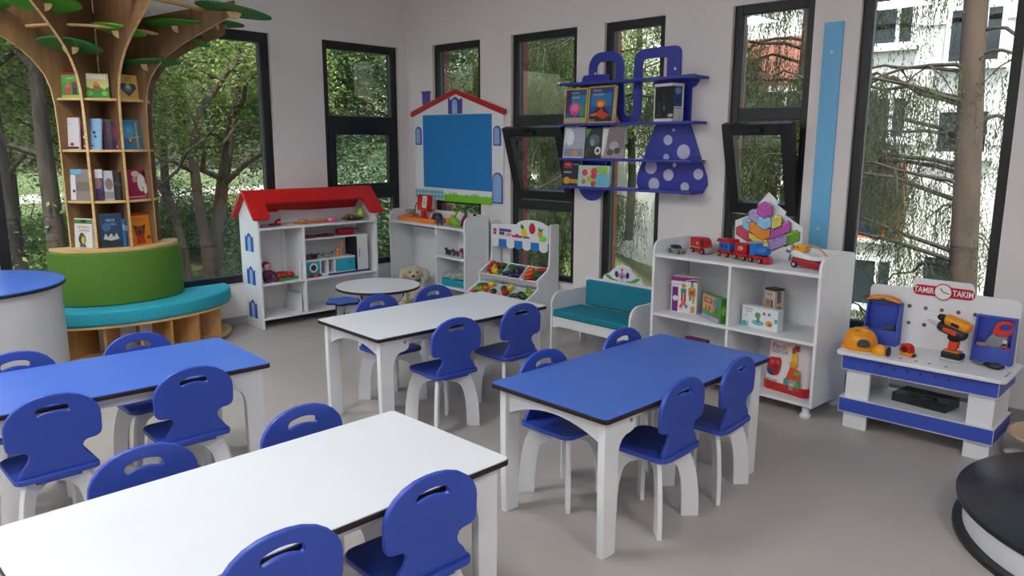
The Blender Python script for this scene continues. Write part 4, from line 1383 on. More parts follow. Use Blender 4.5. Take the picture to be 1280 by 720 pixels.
tt.build('toys', mat('d8d090', .5), o)['kind'] = 'stuff'

# plush dog sitting in the open bay of the cabinet
PL = fabric('c9bda6', 160, .6)
pd_ = thing('plush_dog', 'cream plush toy dog with teal collar sitting in the open cabinet bay', 'plush toy', at(FC, .40, .0, 0), R(46))
b = B()
b.ball((0, .06, .14), .085, .08, .135, 16, 12)
b.ball((0, .03, .315), .082, .080, .074, 16, 12)
b.ball((0, -.045, .295), .042, .045, .034, 14, 10)
b.ball((0, -.0, .24), .05, .05, .05, 12, 8)
for s in (-1, 1):
    b.tube([(s * .07, .045, .345), (s * .105, .03, .33), (s * .115, .02, .275), (s * .105, .015, .235)], [.022, .030, .032, .014], 10)
    b.tube([(s * .06, .02, .21), (s * .095, -.03, .15), (s * .085, -.075, .085), (s * .08, -.09, .06)], [.036, .032, .030, .026], 10)
    b.tube([(s * .05, .06, .06), (s * .085, -.03, .055), (s * .105, -.13, .048), (s * .108, -.17, .06), (s * .108, -.175, .085)], [.06, .052, .042, .044, .026], 12)
b.tube([(0, .13, .06), (.03, .17, .08)], [.03, .02], 8)
bo = b.build('body', PL, pd_, smooth=80)
rm = bo.modifiers.new('skin', 'REMESH')
rm.mode = 'VOXEL'
rm.voxel_size = .009
rm.use_smooth_shade = True
sm_ = bo.modifiers.new('soft', 'SMOOTH')
sm_.iterations = 4
for s in (-1, 1):
    B().ball((s * .034, -.048, .335), .009, .006, .009).build('eye', BLACK, pd_)
B().ball((0, -.088, .305), .016, .010, .012).build('nose', BLACK, pd_)
B().tube([Vector((.056 * math.cos(a), .012 + .056 * math.sin(a), .252)) for a in np.linspace(0, 2 * PI, 20)], .010, 8, 0, None, False).build('collar', mat('1f6a80', .6), pd_)

# ------------------------------------------------------------ dollhouse shelf with the red roof
HX, HY, HA = -5.644, 3.028, 1.523
FH = Matrix.Translation((HX, HY, 0)) @ Matrix.Rotation(HA, 4, 'Z')
t = thing('dollhouse_shelf', 'white house shaped toy shelf with red roof frame and blue window stickers', 'shelf', (HX, HY, 0), HA)
W_, D_ = 1.135, .328
gab = [(0, 0), (D_, 0), (D_, .925), (D_ / 2, 1.105), (0, .925)]
for x in (.009, W_ - .009):
    B().plate(gab, .018, tr(x, 0, 0) @ SIDE, (), .0015).build('side_panel', WHITE, t)
board('back_panel', t, .0185, W_ - .0185, D_ - .012, D_, .07, .925)
board('top_shelf', t, .0185, W_ - .0185, .002, D_ - .0125, .811, .829)
board('bottom_shelf', t, .0185, W_ - .0185, .002, D_ - .0125, .070, .088)
board('middle_shelf', t, .0185, .3955, .002, D_ - .0125, .356, .374)
board('middle_shelf', t, .4145, W_ - .0185, .002, D_ - .0125, .356, .374)
board('divider', t, .396, .414, .002, D_ - .0125, .0885, .8105)
# roof: two sloping red boards, the front one cut to a frame
th = math.atan2(1.105 - .925, D_ / 2)
slope = math.hypot(1.105 - .925, D_ / 2)
w0, w1 = -.045, W_ + .045
Mr = tr(0, 0, 0)
SLF = Matrix(((1, 0, 0, 0), (0, math.cos(th), -math.sin(th), 0), (0, math.sin(th), math.cos(th), .925), (0, 0, 0, 1)))
fr = [(w0, -.045), (w0 + .125, -.045), (w0 + .145, -.025), (w0 + .145, .09), (w0 + .165, .115), (w1 - .165, .115), (w1 - .145, .09), (w1 - .145, -.025), (w1 - .125, -.045), (w1, -.045), (w1 + .005, -.03), (w1, slope + .012), (w0, slope + .012), (w0 - .005, -.03)]
B().plate(fr, .024, SLF @ tr(0, 0, .0125), (), .006).build('roof_front', RED, t)
SLB = Matrix(((1, 0, 0, 0), (0, -math.cos(th), math.sin(th), D_), (0, math.sin(th), math.cos(th), .925), (0, 0, 0, 1)))
B().plate([(w0, -.045), (w1, -.045), (w1, slope - .016), (w0, slope - .016)], .024, SLB @ tr(0, 0, .0125) @ Matrix.Identity(4), (), .005).build('roof_back', RED, t)
# window stickers on the left gable (its outer face looks along -x)
LEFTF = Matrix(((0, 0, -1, 0), (-1, 0, 0, 0), (0, 1, 0, 0), (0, 0, 0, 1)))
for zc in (.700, .425, .145):
    d = -.165
    art(t, [('p', '24489c', [(d - .075, zc - .07), (d - .075, zc + .065), (d - .05, zc + .045), (d - .035, zc + .065), (d, zc + .085), (d + .035, zc + .065), (d + .05, zc + .045), (d + .075, zc + .065), (d + .075, zc - .07)]),
            ('p', '8ab6e0', [(d - .028, zc - .07), (d - .028, zc + .03)] + [(d + .028 * math.cos(R(a)), zc + .03 + .028 * math.sin(R(a))) for a in (150, 120, 90, 60, 30)] + [(d + .028, zc + .03), (d + .028, zc - .07)]),
            ('r', 'a8cce8', d - .002, zc - .07, d + .002, zc + .05)], LEFTF, 'window_sticker')
# small kitchen inside the right half
for z0 in (.690,):
    board('kitchen_shelf', t, .4145, 1.06, .05, D_ - .0125, z0, z0 + .014)
kb = board('kitchen_counter', t, .4145, .93, .055, D_ - .0125, .505, .519)
for x0, x1, c in ((.440, .575, '2cb0c0'), (.735, .9285, '2cb0c0')):
    pn = board('kitchen_door', t, x0, x1, .058, .072, .394, .5045, mat(c, .4))
    if c and x0 < .5:
        rb = B()
        rb.lathe([(.040, 0), (.040, .004), (.026, .004), (.026, .0)], 22, 0, tr((x0 + x1) / 2 + .005, .0577, .450) @ FRONT)
        rb.lathe([(.0255, 0), (.0255, .002)], 22, 1, tr((x0 + x1) / 2 + .005, .0577, .450) @ FRONT)
        rb.build('porthole', [mat('e8eaec', .3), mat('3a4048', .3)], pn)
    else:
        B().lathe([(.008, 0), (.008, .008)], 10, 0, tr(x1 - .05, .0577, .466) @ FRONT).build('knob', mat('2260a0', .4), pn)
for x in (.4145, .577, .650, .720):
    board('kitchen_upright', t, x, x + .012, .06, D_ - .0125, .3745, .5045)
board('kitchen_plinth', t, .4145, .93, .05, .20, .3745, .392)
fd = board('fridge', t, .950, 1.06, .05, D_ - .0125, .3745, .6895)
board('fridge_edge', t, .932, .9495, .05, .22, .3745, .6895, BLACK)
B().box(.962, .968, .040, .0495, .50, .58).build('fridge_handle', mat('8aa8d0', .4), fd)
board('low_upright', t, .36, .3745, .03, D_ - .05, .0885, .24)
board('picture_frame', t, .365, .379, .03, .045, .3745, .53)


def toybit(name, label, cat, F, x, y, z, rz=0.0):
    return thing(name, label, cat, at(F, x, y, z), math.atan2(F[1][0], F[0][0]) + rz)


ZH = .8295
o = toybit('toy_telephone', 'small red toy telephone on the dollhouse top shelf', 'toy telephone', FH, .22, .14, ZH, .3)
B().plate(smooth_poly([(-.06, 0), (.06, 0), (.05, .02), (-.05, .014)], 1), .05, FRONT, (), .003).build('base', mat('a01c28', .35), o)
B().tube([(.01, -.0, .022), (.03, 0, .04), (.05, 0, .046), (.056, 0, .03)], .012, 8).build('handset', mat('c42430', .35), o)
for x, c, lab in ((.47, 'c8803c', 'wooden toy cutting board on the dollhouse top shelf, left of two'), (.62, 'b8703a', 'brown wooden toy cutting board on the dollhouse top shelf, right of two')):
    o = toybit('toy_cutting_board', lab, 'cutting board', FH, x, .12, ZH, .2)
    B().plate(rrect(-.075, .075, -.05, .05, .015), .014, tr(0, 0, .0075), (), .002).build('board', mat(c, .5), o)
    B().plate(rrect(.0, .06, -.03, .03, .01), .02, tr(-.03, 0, .025), (), .004).build('toy_bread', mat('d49a58', .5), o)
o = toybit('toy_doughnut', 'pink toy doughnut on the dollhouse top shelf', 'toy food', FH, .735, .11, ZH)
B().tube([Vector((.035 * math.cos(a), .035 * math.sin(a), .02)) for a in np.linspace(0, 2 * PI, 18)], .019, 10, 0, None, False).build('ring', mat('e07098', .4), o)
o = toybit('toy_plate', 'dark round toy plate of small brown fruits on the dollhouse top shelf', 'plate', FH, .96, .13, ZH)
B().lathe([(.05, 0), (.10, .012), (.105, .016), (.05, .006), (.001, .006)], 24).build('plate', mat('3a2430', .4), o)
b = B()
for dx, dy in ((-.06, 0), (-.03, .03), (-.02, -.03), (.01, .0), (.0, .05), (.035, -.04)):
    b.ball((dx, dy, .028), .021, .021, .021, 10, 8)
b.build('toy_fruits', mat('7a6a34', .5), o)['kind'] = 'stuff'
o = toybit('toy_pear', 'green toy pear on the right of the dollhouse top shelf', 'toy fruit', FH, 1.03, .10, ZH + .018)
B().lathe([(.001, 0), (.022, .003), (.036, .02), (.036, .04), (.022, .066), (.014, .082), (.001, .088)], 16).build('pear', mat('9ac03c', .4), o)
B().tube([(0, 0, .086), (.006, 0, .104)], .003, 6).build('stem', mat('5a4a2a', .5), o)
o = toybit('toy_pot', 'red toy cooking pot on the dollhouse kitchen shelf', 'pot', FH, .89, .14, .7045)
B().lathe([(.06, 0), (.07, .008), (.074, .05), (.068, .05), (.062, .01), (.001, .008)], 22, 0, I4, 1.3, .8).build('pot', mat('a81820', .3), o)
B().tube([(.09, 0, .04), (.125, 0, .044)], .008, 8).build('handle', mat('8a1820', .3), o)
for x, lab in ((.50, 'flat dark red toy tray on the dollhouse kitchen shelf, left'), (.68, 'flat dark red toy lid on the dollhouse kitchen shelf, beside the tray')):
    o = toybit('toy_tray', lab, 'tray', FH, x, .13, .7045)
    B().plate(rrect(-.075, .075, -.05, .05, .02), .014, tr(0, 0, .0075), (), .002).build('tray', mat('7a1c28', .4), o)
    B().box(-.02, .02, -.01, .01, .015, .024).build('knob', mat('5a1820', .4), o, bevel=.003)
for x, c, nm, lab in ((.485, '8a5a34', 'brown', 'small brown toy pot on the kitchen counter in the dollhouse'), (.55, '2a2422', 'dark', 'dark toy frying pan on the kitchen counter in the dollhouse'), (.69, '9a9284', 'grey', 'shiny grey toy kettle on the kitchen counter in the dollhouse')):
    o = toybit('toy_pan', lab, 'pan', FH, x, .13, .5195, .4)
    B().lathe([(.03, 0), (.04, .006), (.042, .034), (.037, .034), (.033, .006), (.001, .006)], 18).build('pan', mat(c, .3), o)
    B().tube([(.04, 0, .028), (.085, 0, .034)], .006, 8).build('handle', BLACK, o)
o = toybit('toy_giraffe', 'small orange toy giraffe on the kitchen counter in the dollhouse', 'toy animal', FH, .80, .12, .5195)
b = B()
b.ball((0, 0, .05), .03, .015, .018)
b.tube([(.02, 0, .055), (.035, 0, .095), (.04, 0, .125)], [.012, .008, .007], 8)
b.ball((.03, 0, .130), .02, .010, .010)
for xx in (-.018, .018):
    for yy in (-.008, .008):
        b.tube([(xx, yy, .045), (xx, yy, 0)], .006, 6)
b.build('body', mat('e08a34', .4), o)
B().ball((-.03, 0, .055), .008).build('tail', mat('6a3a1a', .4), o)
# toys lying on the middle shelf
o = toybit('toy_doll', 'purple and white toy doll slumped at the left of the dollhouse middle shelf', 'doll', FH, .108, .10, .3745, .2)
b = B()
b.ball((0, 0, .05), .045, .035, .052, 12, 8)
for s in (-1, 1):
    b.tube([(s * .03, 0, .08), (s * .07, -.01, .06), (s * .08, -.02, .03)], [.016, .014, .012], 8)
    b.tube([(s * .02, 0, .02), (s * .04, -.06, .014), (s * .045, -.08, .016)], [.02, .016, .014], 8)
b.build('body', mat('5a2a52', .6), o)
hd_ = B().ball((0, -.004, .125), .032, .03, .032, 14, 10).build('head', mat('d8b4a4', .5), o)
B().ball((0, .008, .138), .036, .032, .030, 12, 8).build('hair', mat('7a2038', .6), o)
b = B()
for s in (-1, 1):
    b.ball((s * .011, -.032, .128), .004, .003, .004, 8, 6)
b.build('eyes', BLACK, hd_)
o = toybit('toy_dish_tray', 'green toy tray holding red toy food on the dollhouse middle shelf', 'tray', FH, .27, .09, .3745, .12)
B().plate(rrect(-.10, .10, -.05, .05, .02), .02, tr(0, 0, .0105), (), .003).build('tray', mat('3c8a44', .4), o)
b = B()
for dx, dy, r_ in ((-.06, 0, .026), (-.02, .01, .03), (.03, -.01, .024), (.06, .01, .028)):
    b.ball((dx, dy, .04), r_, r_, .022, 10, 8)
b.build('toy_food', mat('c42c24', .4), o)['kind'] = 'stuff'
o = toybit('toy_bowl', 'orange toy bowl behind the green tray on the dollhouse middle shelf', 'bowl', FH, .28, .18, .3745)
B().lathe([(.03, 0), (.05, .02), (.058, .05), (.05, .05), (.028, .008), (.001, .008)], 18).build('bowl', mat('d8683c', .4), o)
B().ball((0, 0, .035), .04, .04, .02).build('filling', mat('b83a2c', .5), o)
o = toybit('toy_purse', 'dark red toy purse in front of the toy kitchen', 'purse', FH, .50, .025, .3745, .1)
B().plate(smooth_poly([(-.075, .0), (.075, .0), (.06, .03), (-.06, .026)], 1), .03, FRONT, (), .004).build('body', mat('8a1c30', .4), o)
B().box(-.015, .015, -.018, -.0155, .008, .02).build('clasp', mat('c8a040', .3), o)
o = toybit('toy_mat', 'flat blue toy mat in front of the fridge in the dollhouse', 'mat', FH, .86, .026, .3745, .0)
B().plate(rrect(-.22, .20, -.018, .018, .008), .012, tr(0, 0, .0065), (), .002).build('mat', mat('3c4a8a', .6), o)

# ------------------------------------------------------------ round table and flower stool
t = thing('round_table', 'small round white table with dark edge in front of the dollhouse', 'table', (-4.395, 3.265, 0), 0)
B().lathe([(.296, .482), (.300, .485), (.300, .496), (.297, .499)], 48).build('edge_band', EDGE, t)
B().lathe([(.297, .4992), (.2985, .501), (.296, .503)], 48).build('tabletop', WHITE_TOP, t)
pf = [(.0095, .10), (.06, .10), (.10, .06), (.125, 0), (.19, 0), (.17, .10), (.115, .19), (.105, .26), (.135, .36), (.21, .44), (.21, .4815), (.0095, .4815)]
for k in range(4):
    B().plate(pf, .018, rot('Z', 20 + 90 * k) @ FRONT, (), .001, 0, 1, 1).build('leg', [WHITE, EDGE], t)
t = thing('flower_stool', 'small blue flower shaped stool beside the round table', 'stool', (-4.955, 3.345, 0), .3)
fo = [((.125 + .016 * math.cos(6 * R(a))) * math.cos(R(a)), (.125 + .016 * math.cos(6 * R(a))) * math.sin(R(a))) for a in range(0, 360, 5)]
B().plate(fo, .014, tr(0, 0, .285), (), .002).build('edge_band', mat('1c1c22', .5), t)
B().plate([(x * .985, y * .985) for x, y in fo], .008, tr(0, 0, .2965), (), .002).build('seat', BLUETOP, t)
for k in range(3):
    B().plate([(.008, .2), (.05, .2), (.075, .10), (.085, 0), (.125, 0), (.118, .12), (.10, .2775), (.008, .2775)], .016, rot('Z', 120 * k + 35) @ FRONT, (), .001, 0, 1, 1).build('leg', [WHITE, BLACK], t)
B().tube([(0, 0, .10), (0, 0, .19), (0, 0, .2)], .0075, 10).build('post', BLACK, t)

# ------------------------------------------------------------ house shaped pin board on the wall
YW = YB - .0005
HB = thing('house_pinboard', 'house shaped pin board with blue felt panel, red roof and purple windows', 'pinboard', (0, YW, 0), 0)
out = [(-5.815, .975), (-4.630, .975), (-4.630, 1.77), (-5.228, 1.955), (-5.81, 1.775)]
B().plate(out, .012, tr(0, -.0065, 0) @ FRONT, (), .001).build('house_panel', WHITE, HB)
YP = -.0130


def flatpiece(name, pts, colr, th_=.004, y=YP, parent=HB, m=None):
    return B().plate(pts, th_, tr(0, y - th_ / 2, 0) @ FRONT, (), min(.001, th_ / 4)).build(name, m or mat(colr, .5), parent)


flatpiece('roof_trim', [(-5.868, 1.772), (-5.846, 1.752), (-5.228, 1.942), (-4.612, 1.742), (-4.592, 1.762), (-4.598, 1.792), (-5.228, 1.985), (-5.85, 1.802)], 'b8181c', .012)
B().plate([(-5.698, 1.86), (-5.60, 1.89), (-5.596, 1.955), (-5.588, 1.985), (-5.712, 1.985), (-5.700, 1.95)], .010, tr(0, -.0058, 0) @ FRONT, (), .001).build('chimney', mat('54409a', .5), HB)
flatpiece('felt_panel', [(-5.688, 1.095), (-4.772, 1.085), (-4.772, 1.758), (-5.688, 1.765)], '1f7cc0', .006, m=fabric('1f7cc0', 200, .2))


def arched(xc, zc0, zc1, hw):
    return [(xc - hw, zc0), (xc + hw, zc0), (xc + hw, zc1 - hw)] + [(xc + hw * math.cos(R(a)), zc1 - hw + hw * math.sin(R(a))) for a in range(20, 161, 20)] + [(xc - hw, zc1 - hw)]


for xc, a, b_, hw, nm in ((-5.757, 1.49, 1.66, .044, 'arched_window'), (-4.705, 1.485, 1.655, .046, 'arched_window'), (-4.700, .985, 1.255, .064, 'door_shape')):
    w = flatpiece(nm, arched(xc, a, b_, hw), '4c459c', .005)
    flatpiece('window_light', arched(xc, a + .012, b_ - .014, hw - .014), '8ab0dc', .002, YP - .005, w)
w = flatpiece('gable_window', [(-5.325, 1.768), (-5.145, 1.768), (-5.145, 1.905), (-5.185, 1.885), (-5.20, 1.90), (-5.235, 1.918), (-5.27, 1.90), (-5.285, 1.885), (-5.325, 1.91)], '4c459c', .009)
flatpiece('window_light', arched(-5.235, 1.772, 1.895, .034), '9cc0e4', .002, YP - .009, w)
for i in range(9):
    x = -5.815 + i * .0455
    flatpiece('picket', [(x, .985), (x + .036, .985), (x + .036, 1.06), (x + .018, 1.082), (x, 1.06)], '8cc8d8', .004)
for z in (1.005, 1.045):
    flatpiece('picket_rail', [(-5.815, z), (-5.40, z), (-5.40, z + .012), (-5.815, z + .012)], '6ab0c0', .0025, YP - .0041)
gr = [(-5.40, .970), (-4.768, .970), (-4.768, 1.03)]
rr_ = random.Random(4)
xx = -4.768
while xx > -5.39:
    xx -= .03
    gr += [(xx + .015, 1.035 + rr_.uniform(.0, .03)), (xx, 1.028)]
flatpiece('grass_strip', gr + [(-5.40, 1.03)], '7cc828', .005)

# ------------------------------------------------------------ blue flask shelf on the wall
FB_ = thing('flask_shelf', 'blue wall shelf shaped like chemistry flasks, with white dots', 'wall shelf', (0, YW, 0), 0)
TB = .018


def pipe2d(path, w):
    """polyline with rounded width, as an outline"""
    n_ = len(path)
    lft, rgt = [], []
    for i, (x, z) in enumerate(path):
        if i == 0:
            dx, dz = path[1][0] - x, path[1][1] - z
        elif i == n_ - 1:
            dx, dz = x - path[-2][0], z - path[-2][1]
        else:
            dx, dz = path[i + 1][0] - path[i - 1][0], path[i + 1][1] - path[i - 1][1]
        l_ = math.hypot(dx, dz)
        ww = w[i] if isinstance(w, list) else w
        nx, nz = -dz / l_ * ww / 2, dx / l_ * ww / 2
        lft.append((x + nx, z + nz))
        rgt.append((x - nx, z - nz))
    return lft + rgt[::-1]


arc = lambda cx, cz, r, a0, a1, n=6: [(cx + r * math.cos(R(a0 + (a1 - a0) * i / n)), cz + r * math.sin(R(a0 + (a1 - a0) * i / n))) for i in range(n + 1)]
p1 = [(-3.685, 2.02)] + arc(-3.605, 2.065, .080, 180, 90) + arc(-3.510, 2.065, .080, 90, 0) + [(-3.430, 1.95), (-3.415, 1.80)] + arc(-3.342, 1.745, .073, 180, 270, 5) + arc(-3.342, 1.745, .073, 270, 360, 5)[1:] + [(-3.269, 1.90), (-3.269, 2.05)] + arc(-3.215, 2.085, .054, 180, 90, 4) + [(-3.10, 2.141)]
B().plate(pipe2d(p1, .070), TB, tr(0, -TB / 2 - .001, 0) @ FRONT, (), .002).build('tube_outline', FLASK, FB_)
fl_out = [(-3.105, 2.105), (-3.035, 2.105), (-3.027, 2.095), (-3.025, 1.972), (-3.10, 1.972), (-3.128, 1.955), (-3.130, 1.90), (-3.105, 1.885), (-3.105, 1.635), (-3.245, 1.28), (-3.252, 1.22), (-3.23, 1.175), (-3.18, 1.152), (-2.75, 1.152), (-2.695, 1.175), (-2.668, 1.22), (-2.675, 1.275),
          (-2.822, 1.635), (-2.822, 1.885), (-2.79, 1.90), (-2.770, 1.93), (-2.778, 1.965), (-2.805, 1.978), (-2.918, 1.975), (-2.918, 2.11)] + arc(-2.965, 2.13, .047, 0, 90, 4) + [(-3.105, 2.177)]
B().plate(fl_out, TB, tr(0, -TB / 2 - .001, 0) @ FRONT, (), .002).build('flask_back', FLASK, FB_)
tt_ = [(-3.78, 2.005), (-3.765, 2.02), (-3.545, 2.02), (-3.530, 2.005), (-3.540, 1.93), (-3.540, 1.195)] + arc(-3.672, 1.195, .132, 0, -180, 12) + [(-3.804, 1.93)]
B().plate(tt_, TB - .004, tr(0, -TB / 2 + .001, 0) @ FRONT, (), .002).build('test_tube_back', FLASK, FB_)
for z in (1.955, 1.655, 1.395, 1.182):
    B().plate(rrect(-3.875, -2.690, -.195, -TB - .0015, (.02, .02, .0, .0)), .018, tr(0, 0, z - .009), (), .002).build('shelf_board', FLASK, FB_)
for x, z, r in ((-2.993, 1.53, .036), (-2.862, 1.448, .052), (-3.127, 1.336, .050), (-2.978, 1.284, .042), (-2.737, 1.296, .038), (-3.002, 1.41, .024), (-3.097, 1.214, .046), (-2.84, 1.203, .034), (-2.93, 1.355, .016)):
    B().lathe([(r, 0), (r, .0015), (r - .002, .002)], 26, 0, tr(x, -TB - .0012, z) @ FRONT).build('white_dot', mat('c9c6e2', .5), FB_)
scr = B()
for x, z in ((-3.652, 2.028), (-2.957, 2.02), (-2.95, 1.60)):
    scr.lathe([(.010, 0), (.010, .002), (.005, .004)], 12, 0, tr(x, -TB - .0012, z) @ FRONT)
scr.build('screw', mat('e4e4e8', .3), FB_)
FK = Matrix.Translation((0, YW, 0))


def book(label, F, x, y, z, w, h, th_, col, items, rz=0.0, lean=0.0, group=None, spine=None, yaw=None):
    """book with its cover to -y (local), foot at z; lean tilts its top back"""
    p = at(F, x, y, z)
    a = math.atan2(F[1][0], F[0][0]) + rz
    t = thing('book', label, 'book', p, a, group)
    t.rotation_euler = (-lean, 0, a)
    t.rotation_mode = 'XYZ'
    cv = B()
    cv.box(-w / 2, w / 2, 0, .0018, 0, h)
    cv.box(-w / 2, w / 2, th_ - .0018, th_, 0, h)
    cv.box(-w / 2, -w / 2 + .0018, .0018, th_ - .0018, 0, h)
    cv.build('cover', mat(col, .35), t, smooth=0)
    B().box(-w / 2 + .002, w / 2 - .003, .002, th_ - .002, .003, h - .003).build('pages', PAPER, t, smooth=0)
    if items:
        art(t, [tuple([i[0], i[1]] + [([(u * w, v * h) for u, v in i[2]] if i[0] == 'p' else None)]) if i[0] == 'p' else
                (i[0], i[1], i[2] * w, i[3] * h, i[4] * w, i[5] * h) if i[0] in 're' else (i[0], i[1], i[2] * w, i[3] * h, i[4] * h, i[5]) for i in items], tr(-w / 2, -.0003, 0) @ FRONT)
    return t


SHB = 'science books and games on the flask shelf'
book('yellow framed boxed book with a pink flower crystal on the top flask shelf', FK, -3.745, -.150, 1.6555, .215, .265, .03, 'd8b418',
     [('r', '2a5a8c', .05, .04, .95, .95), ('r', '2c86b0', .3, .3, .95, .8), ('r', '3a2a6a', .05, .3, .3, .95), ('e', 'e04a9a', .48, .42, .25, .18), ('e', 'f07ab4', .48, .44, .15, .11), ('r', 'c83a80', .44, .16, .52, .34), ('r', '3c9a5a', .72, .2, .9, .5), ('r', 'b8a89a', .05, .04, .95, .16), ('t', 'f0d8c8', .48, .85, .075, 'CRYSTAL'), ('t', 'f0d8c8', .5, .73, .07, 'GARDEN')], 0, .10, SHB)
book('yellow framed boxed book with an erupting volcano on the top flask shelf', FK, -3.505, -.150, 1.6555, .245, .272, .03, 'd8b418',
     [('r', '1c4a8c', .05, .04, .95, .95), ('r', '2a78b4', .12, .45, .88, .8), ('p', '2a1c1c', [(.06, .05), (.94, .05), (.80, .28), (.58, .45), (.42, .45), (.2, .28)]), ('e', 'e86a1c', .49, .52, .17, .10), ('e', 'f0a030', .48, .50, .10, .07), ('p', 'c8401c', [(.08, .18), (.4, .3), (.55, .42), (.62, .3), (.85, .2), (.6, .1), (.35, .2)]), ('p', 'e07830', [(.1, .22), (.35, .28), (.3, .18)]), ('r', '8a7a64', .05, .04, .3, .1), ('t', 'f0e8d8', .35, .87, .06, 'GEOLOGY'), ('t', 'f0d070', .4, .76, .075, 'VOLCANO')], 0, .10, SHB)
carton('microscope_box', 'white boxed toy with dark window and blue side, right end of the top flask shelf', FK, -2.945, -.180, 1.6555, -0.22, .17, .255, .115, 'e0e0e0',
       [('r', '15191e', .010, .02, .19, .235), ('r', '2c3844', .03, .03, .07, .13), ('r', '3a4650', .09, .08, .10, .2), ('e', '5a6670', .10, .09, .012, .02), ('e', 'b8bcc0', .16, .04, .025, .012)], None,
       [('r', '1f4a7c', .014, .10, .095, .235), ('e', '6aa0c4', .055, .205, .03, .022), ('r', '163a64', .03, .12, .08, .16), ('r', '9a9aa0', .014, .085, .095, .092), ('r', 'c8c4c4', .074, .01, .08, .08)], SHB)
book('glossy pale grey book standing at the left of the second flask shelf', FK, -3.755, -.150, 1.3955, .205, .235, .02, 'c9ccd6', [('r', 'aeb4c4', .02, .1, .98, .95), ('e', 'e8eaf0', .3, .65, .2, .25), ('r', '8a92a4', .05, .05, .95, .3), ('e', 'c89a70', .58, .15, .18, .1), ('p', 'dfe4ee', [(.05, .4), (.4, .95), (.1, .95)])], 0, .10, SHB)
book('dark green book with animal pictures in the middle of the second flask shelf', FK, -3.575, -.140, 1.3955, .165, .225, .02, '2a3a34', [('p', '6aa83a', [(.05, .65), (.35, .98), (.05, .98)]), ('e', '5a6a74', .55, .6, .3, .2), ('e', '8a96a0', .45, .52, .12, .12), ('e', 'd8dcdc', .78, .25, .18, .14), ('e', '1a1c1c', .78, .25, .08, .06), ('r', '5a4a2a', .05, .05, .5, .3), ('e', '3a342a', .4, .15, .2, .12)], 0, .10, SHB)
book('shiny silver brown book at the right of the second flask shelf', FK, -3.385, -.150, 1.3955, .205, .230, .02, 'a49ca0', [('r', '8a7c80', .25, .3, .98, .95), ('e', 'b4b4b8', .55, .4, .2, .15), ('e', '5a4a48', .7, .25, .15, .1), ('e', '6a5450', .4, .2, .15, .1), ('p', 'dfe8d8', [(.02, .1), (.12, .1), (.28, .95), (.02, .95)])], 0, .10, SHB)
book('dark book with red and yellow badge at the left of the lowest flask shelf', FK, -3.775, -.145, 1.1825, .17, .195, .02, '1a2038', [('r', 'b01c24', .02, .7, .5, .97), ('t', 'f0d0d0', .26, .83, .12, 'FUN'), ('r', 'a8a8b0', .05, .5, .5, .56), ('e', 'd8a028', .25, .2, .2, .14), ('r', 'c88a28', .35, .1, .95, .26), ('r', '8a8a90', .55, .82, .9, .86)], 0, .08, SHB)
book('pale green box with red fruit pictures on the lowest flask shelf', FK, -3.555, -.155, 1.1825, .29, .160, .03, 'a8d4c0', [('r', 'd8c8b4', .08, .5, .5, .95), ('p', '9ac85a', [(.5, .1), (.95, .5), (.95, .95), (.6, .95), (.3, .3)]), ('r', '6ab8d4', .6, .05, .98, .6), ('e', 'd8485a', .22, .65, .09, .16), ('e', 'd8485a', .52, .72, .1, .17), ('e', 'c83a50', .52, .5, .09, .15), ('e', 'e06a50', .2, .22, .07, .12), ('e', 'c83a44', .52, .14, .08, .13), ('e', 'e89a50', .36, .4, .05, .09)], 0, .08, SHB)

# ------------------------------------------------------------ tree shaped bookcase with round bench
TX, TY = -5.930, 2.05
X0, YC = -5.930, 2.12
t = thing('tree_bookcase', 'wooden tree shaped bookcase with green leaves over a green drum and teal bench', 'bookcase', (0, 0, 0), 0)


def half(a, b, n=40):
    return [(X0 + b * math.cos(R(an)), YC + a * math.sin(R(an))) for an in np.linspace(-90, 90, n)]


def round_half(a, b, r=.06):
    return smooth_poly(half(a, b, 26), 1)


B().plate(half(.735, .525), .018, tr(0, 0, .029), (), .001).build('bench_floor', BIRCH, t)
B().plate(half(.70, .49), .0195, tr(0, 0, .00975), (), .001).build('plinth', mat('3a3632', .6), t)
B().plate(half(.735, .525), .018, tr(0, 0, .266), (), .001).build('bench_board', BIRCH, t)
for an in (-62, -38, -14, 10, 34, 58):
    c_, s_ = math.cos(R(an)), math.sin(R(an))
    ro = 1 / math.hypot(c_ / .50, s_ / .71)
    Mx = tr(X0, YC, 0) @ rot('Z', an)
    B().box(.26, ro, -.009, .009, .0385, .2565, 0, Mx).build('bench_divider', wood('b0804c', 'c89860', .5, (6, 6, 1.2)), t)
# white curved back of the bench compartments
B().plate(half(.38, .27) + [(X0, YC + .36)] + half(.36, .25)[::-1] + [(X0, YC - .36)], .2175, tr(0, 0, .1475), (), .001).build('bench_back', WHITE, t)
TEAL2 = fabric('2aa4b8', 90, .15)
cu = B().plate(half(.745, .535, 34), .105, tr(0, 0, .328), (), .02, 0, 3).build('teal_cushion', TEAL2, t, smooth=60)
GREEN = fabric('527c24', 90, .15)
B().plate([(x, y - .07) for x, y in half(.455, .350, 30)], .372, tr(0, 0, .568), (), .012, 0, 3).build('green_cushion', GREEN, t, smooth=60)
B().plate([(x, y - .07) for x, y in half(.437, .338, 34)], .026, tr(0, 0, .7675), (), .003).build('drum_board', BIRCH, t)
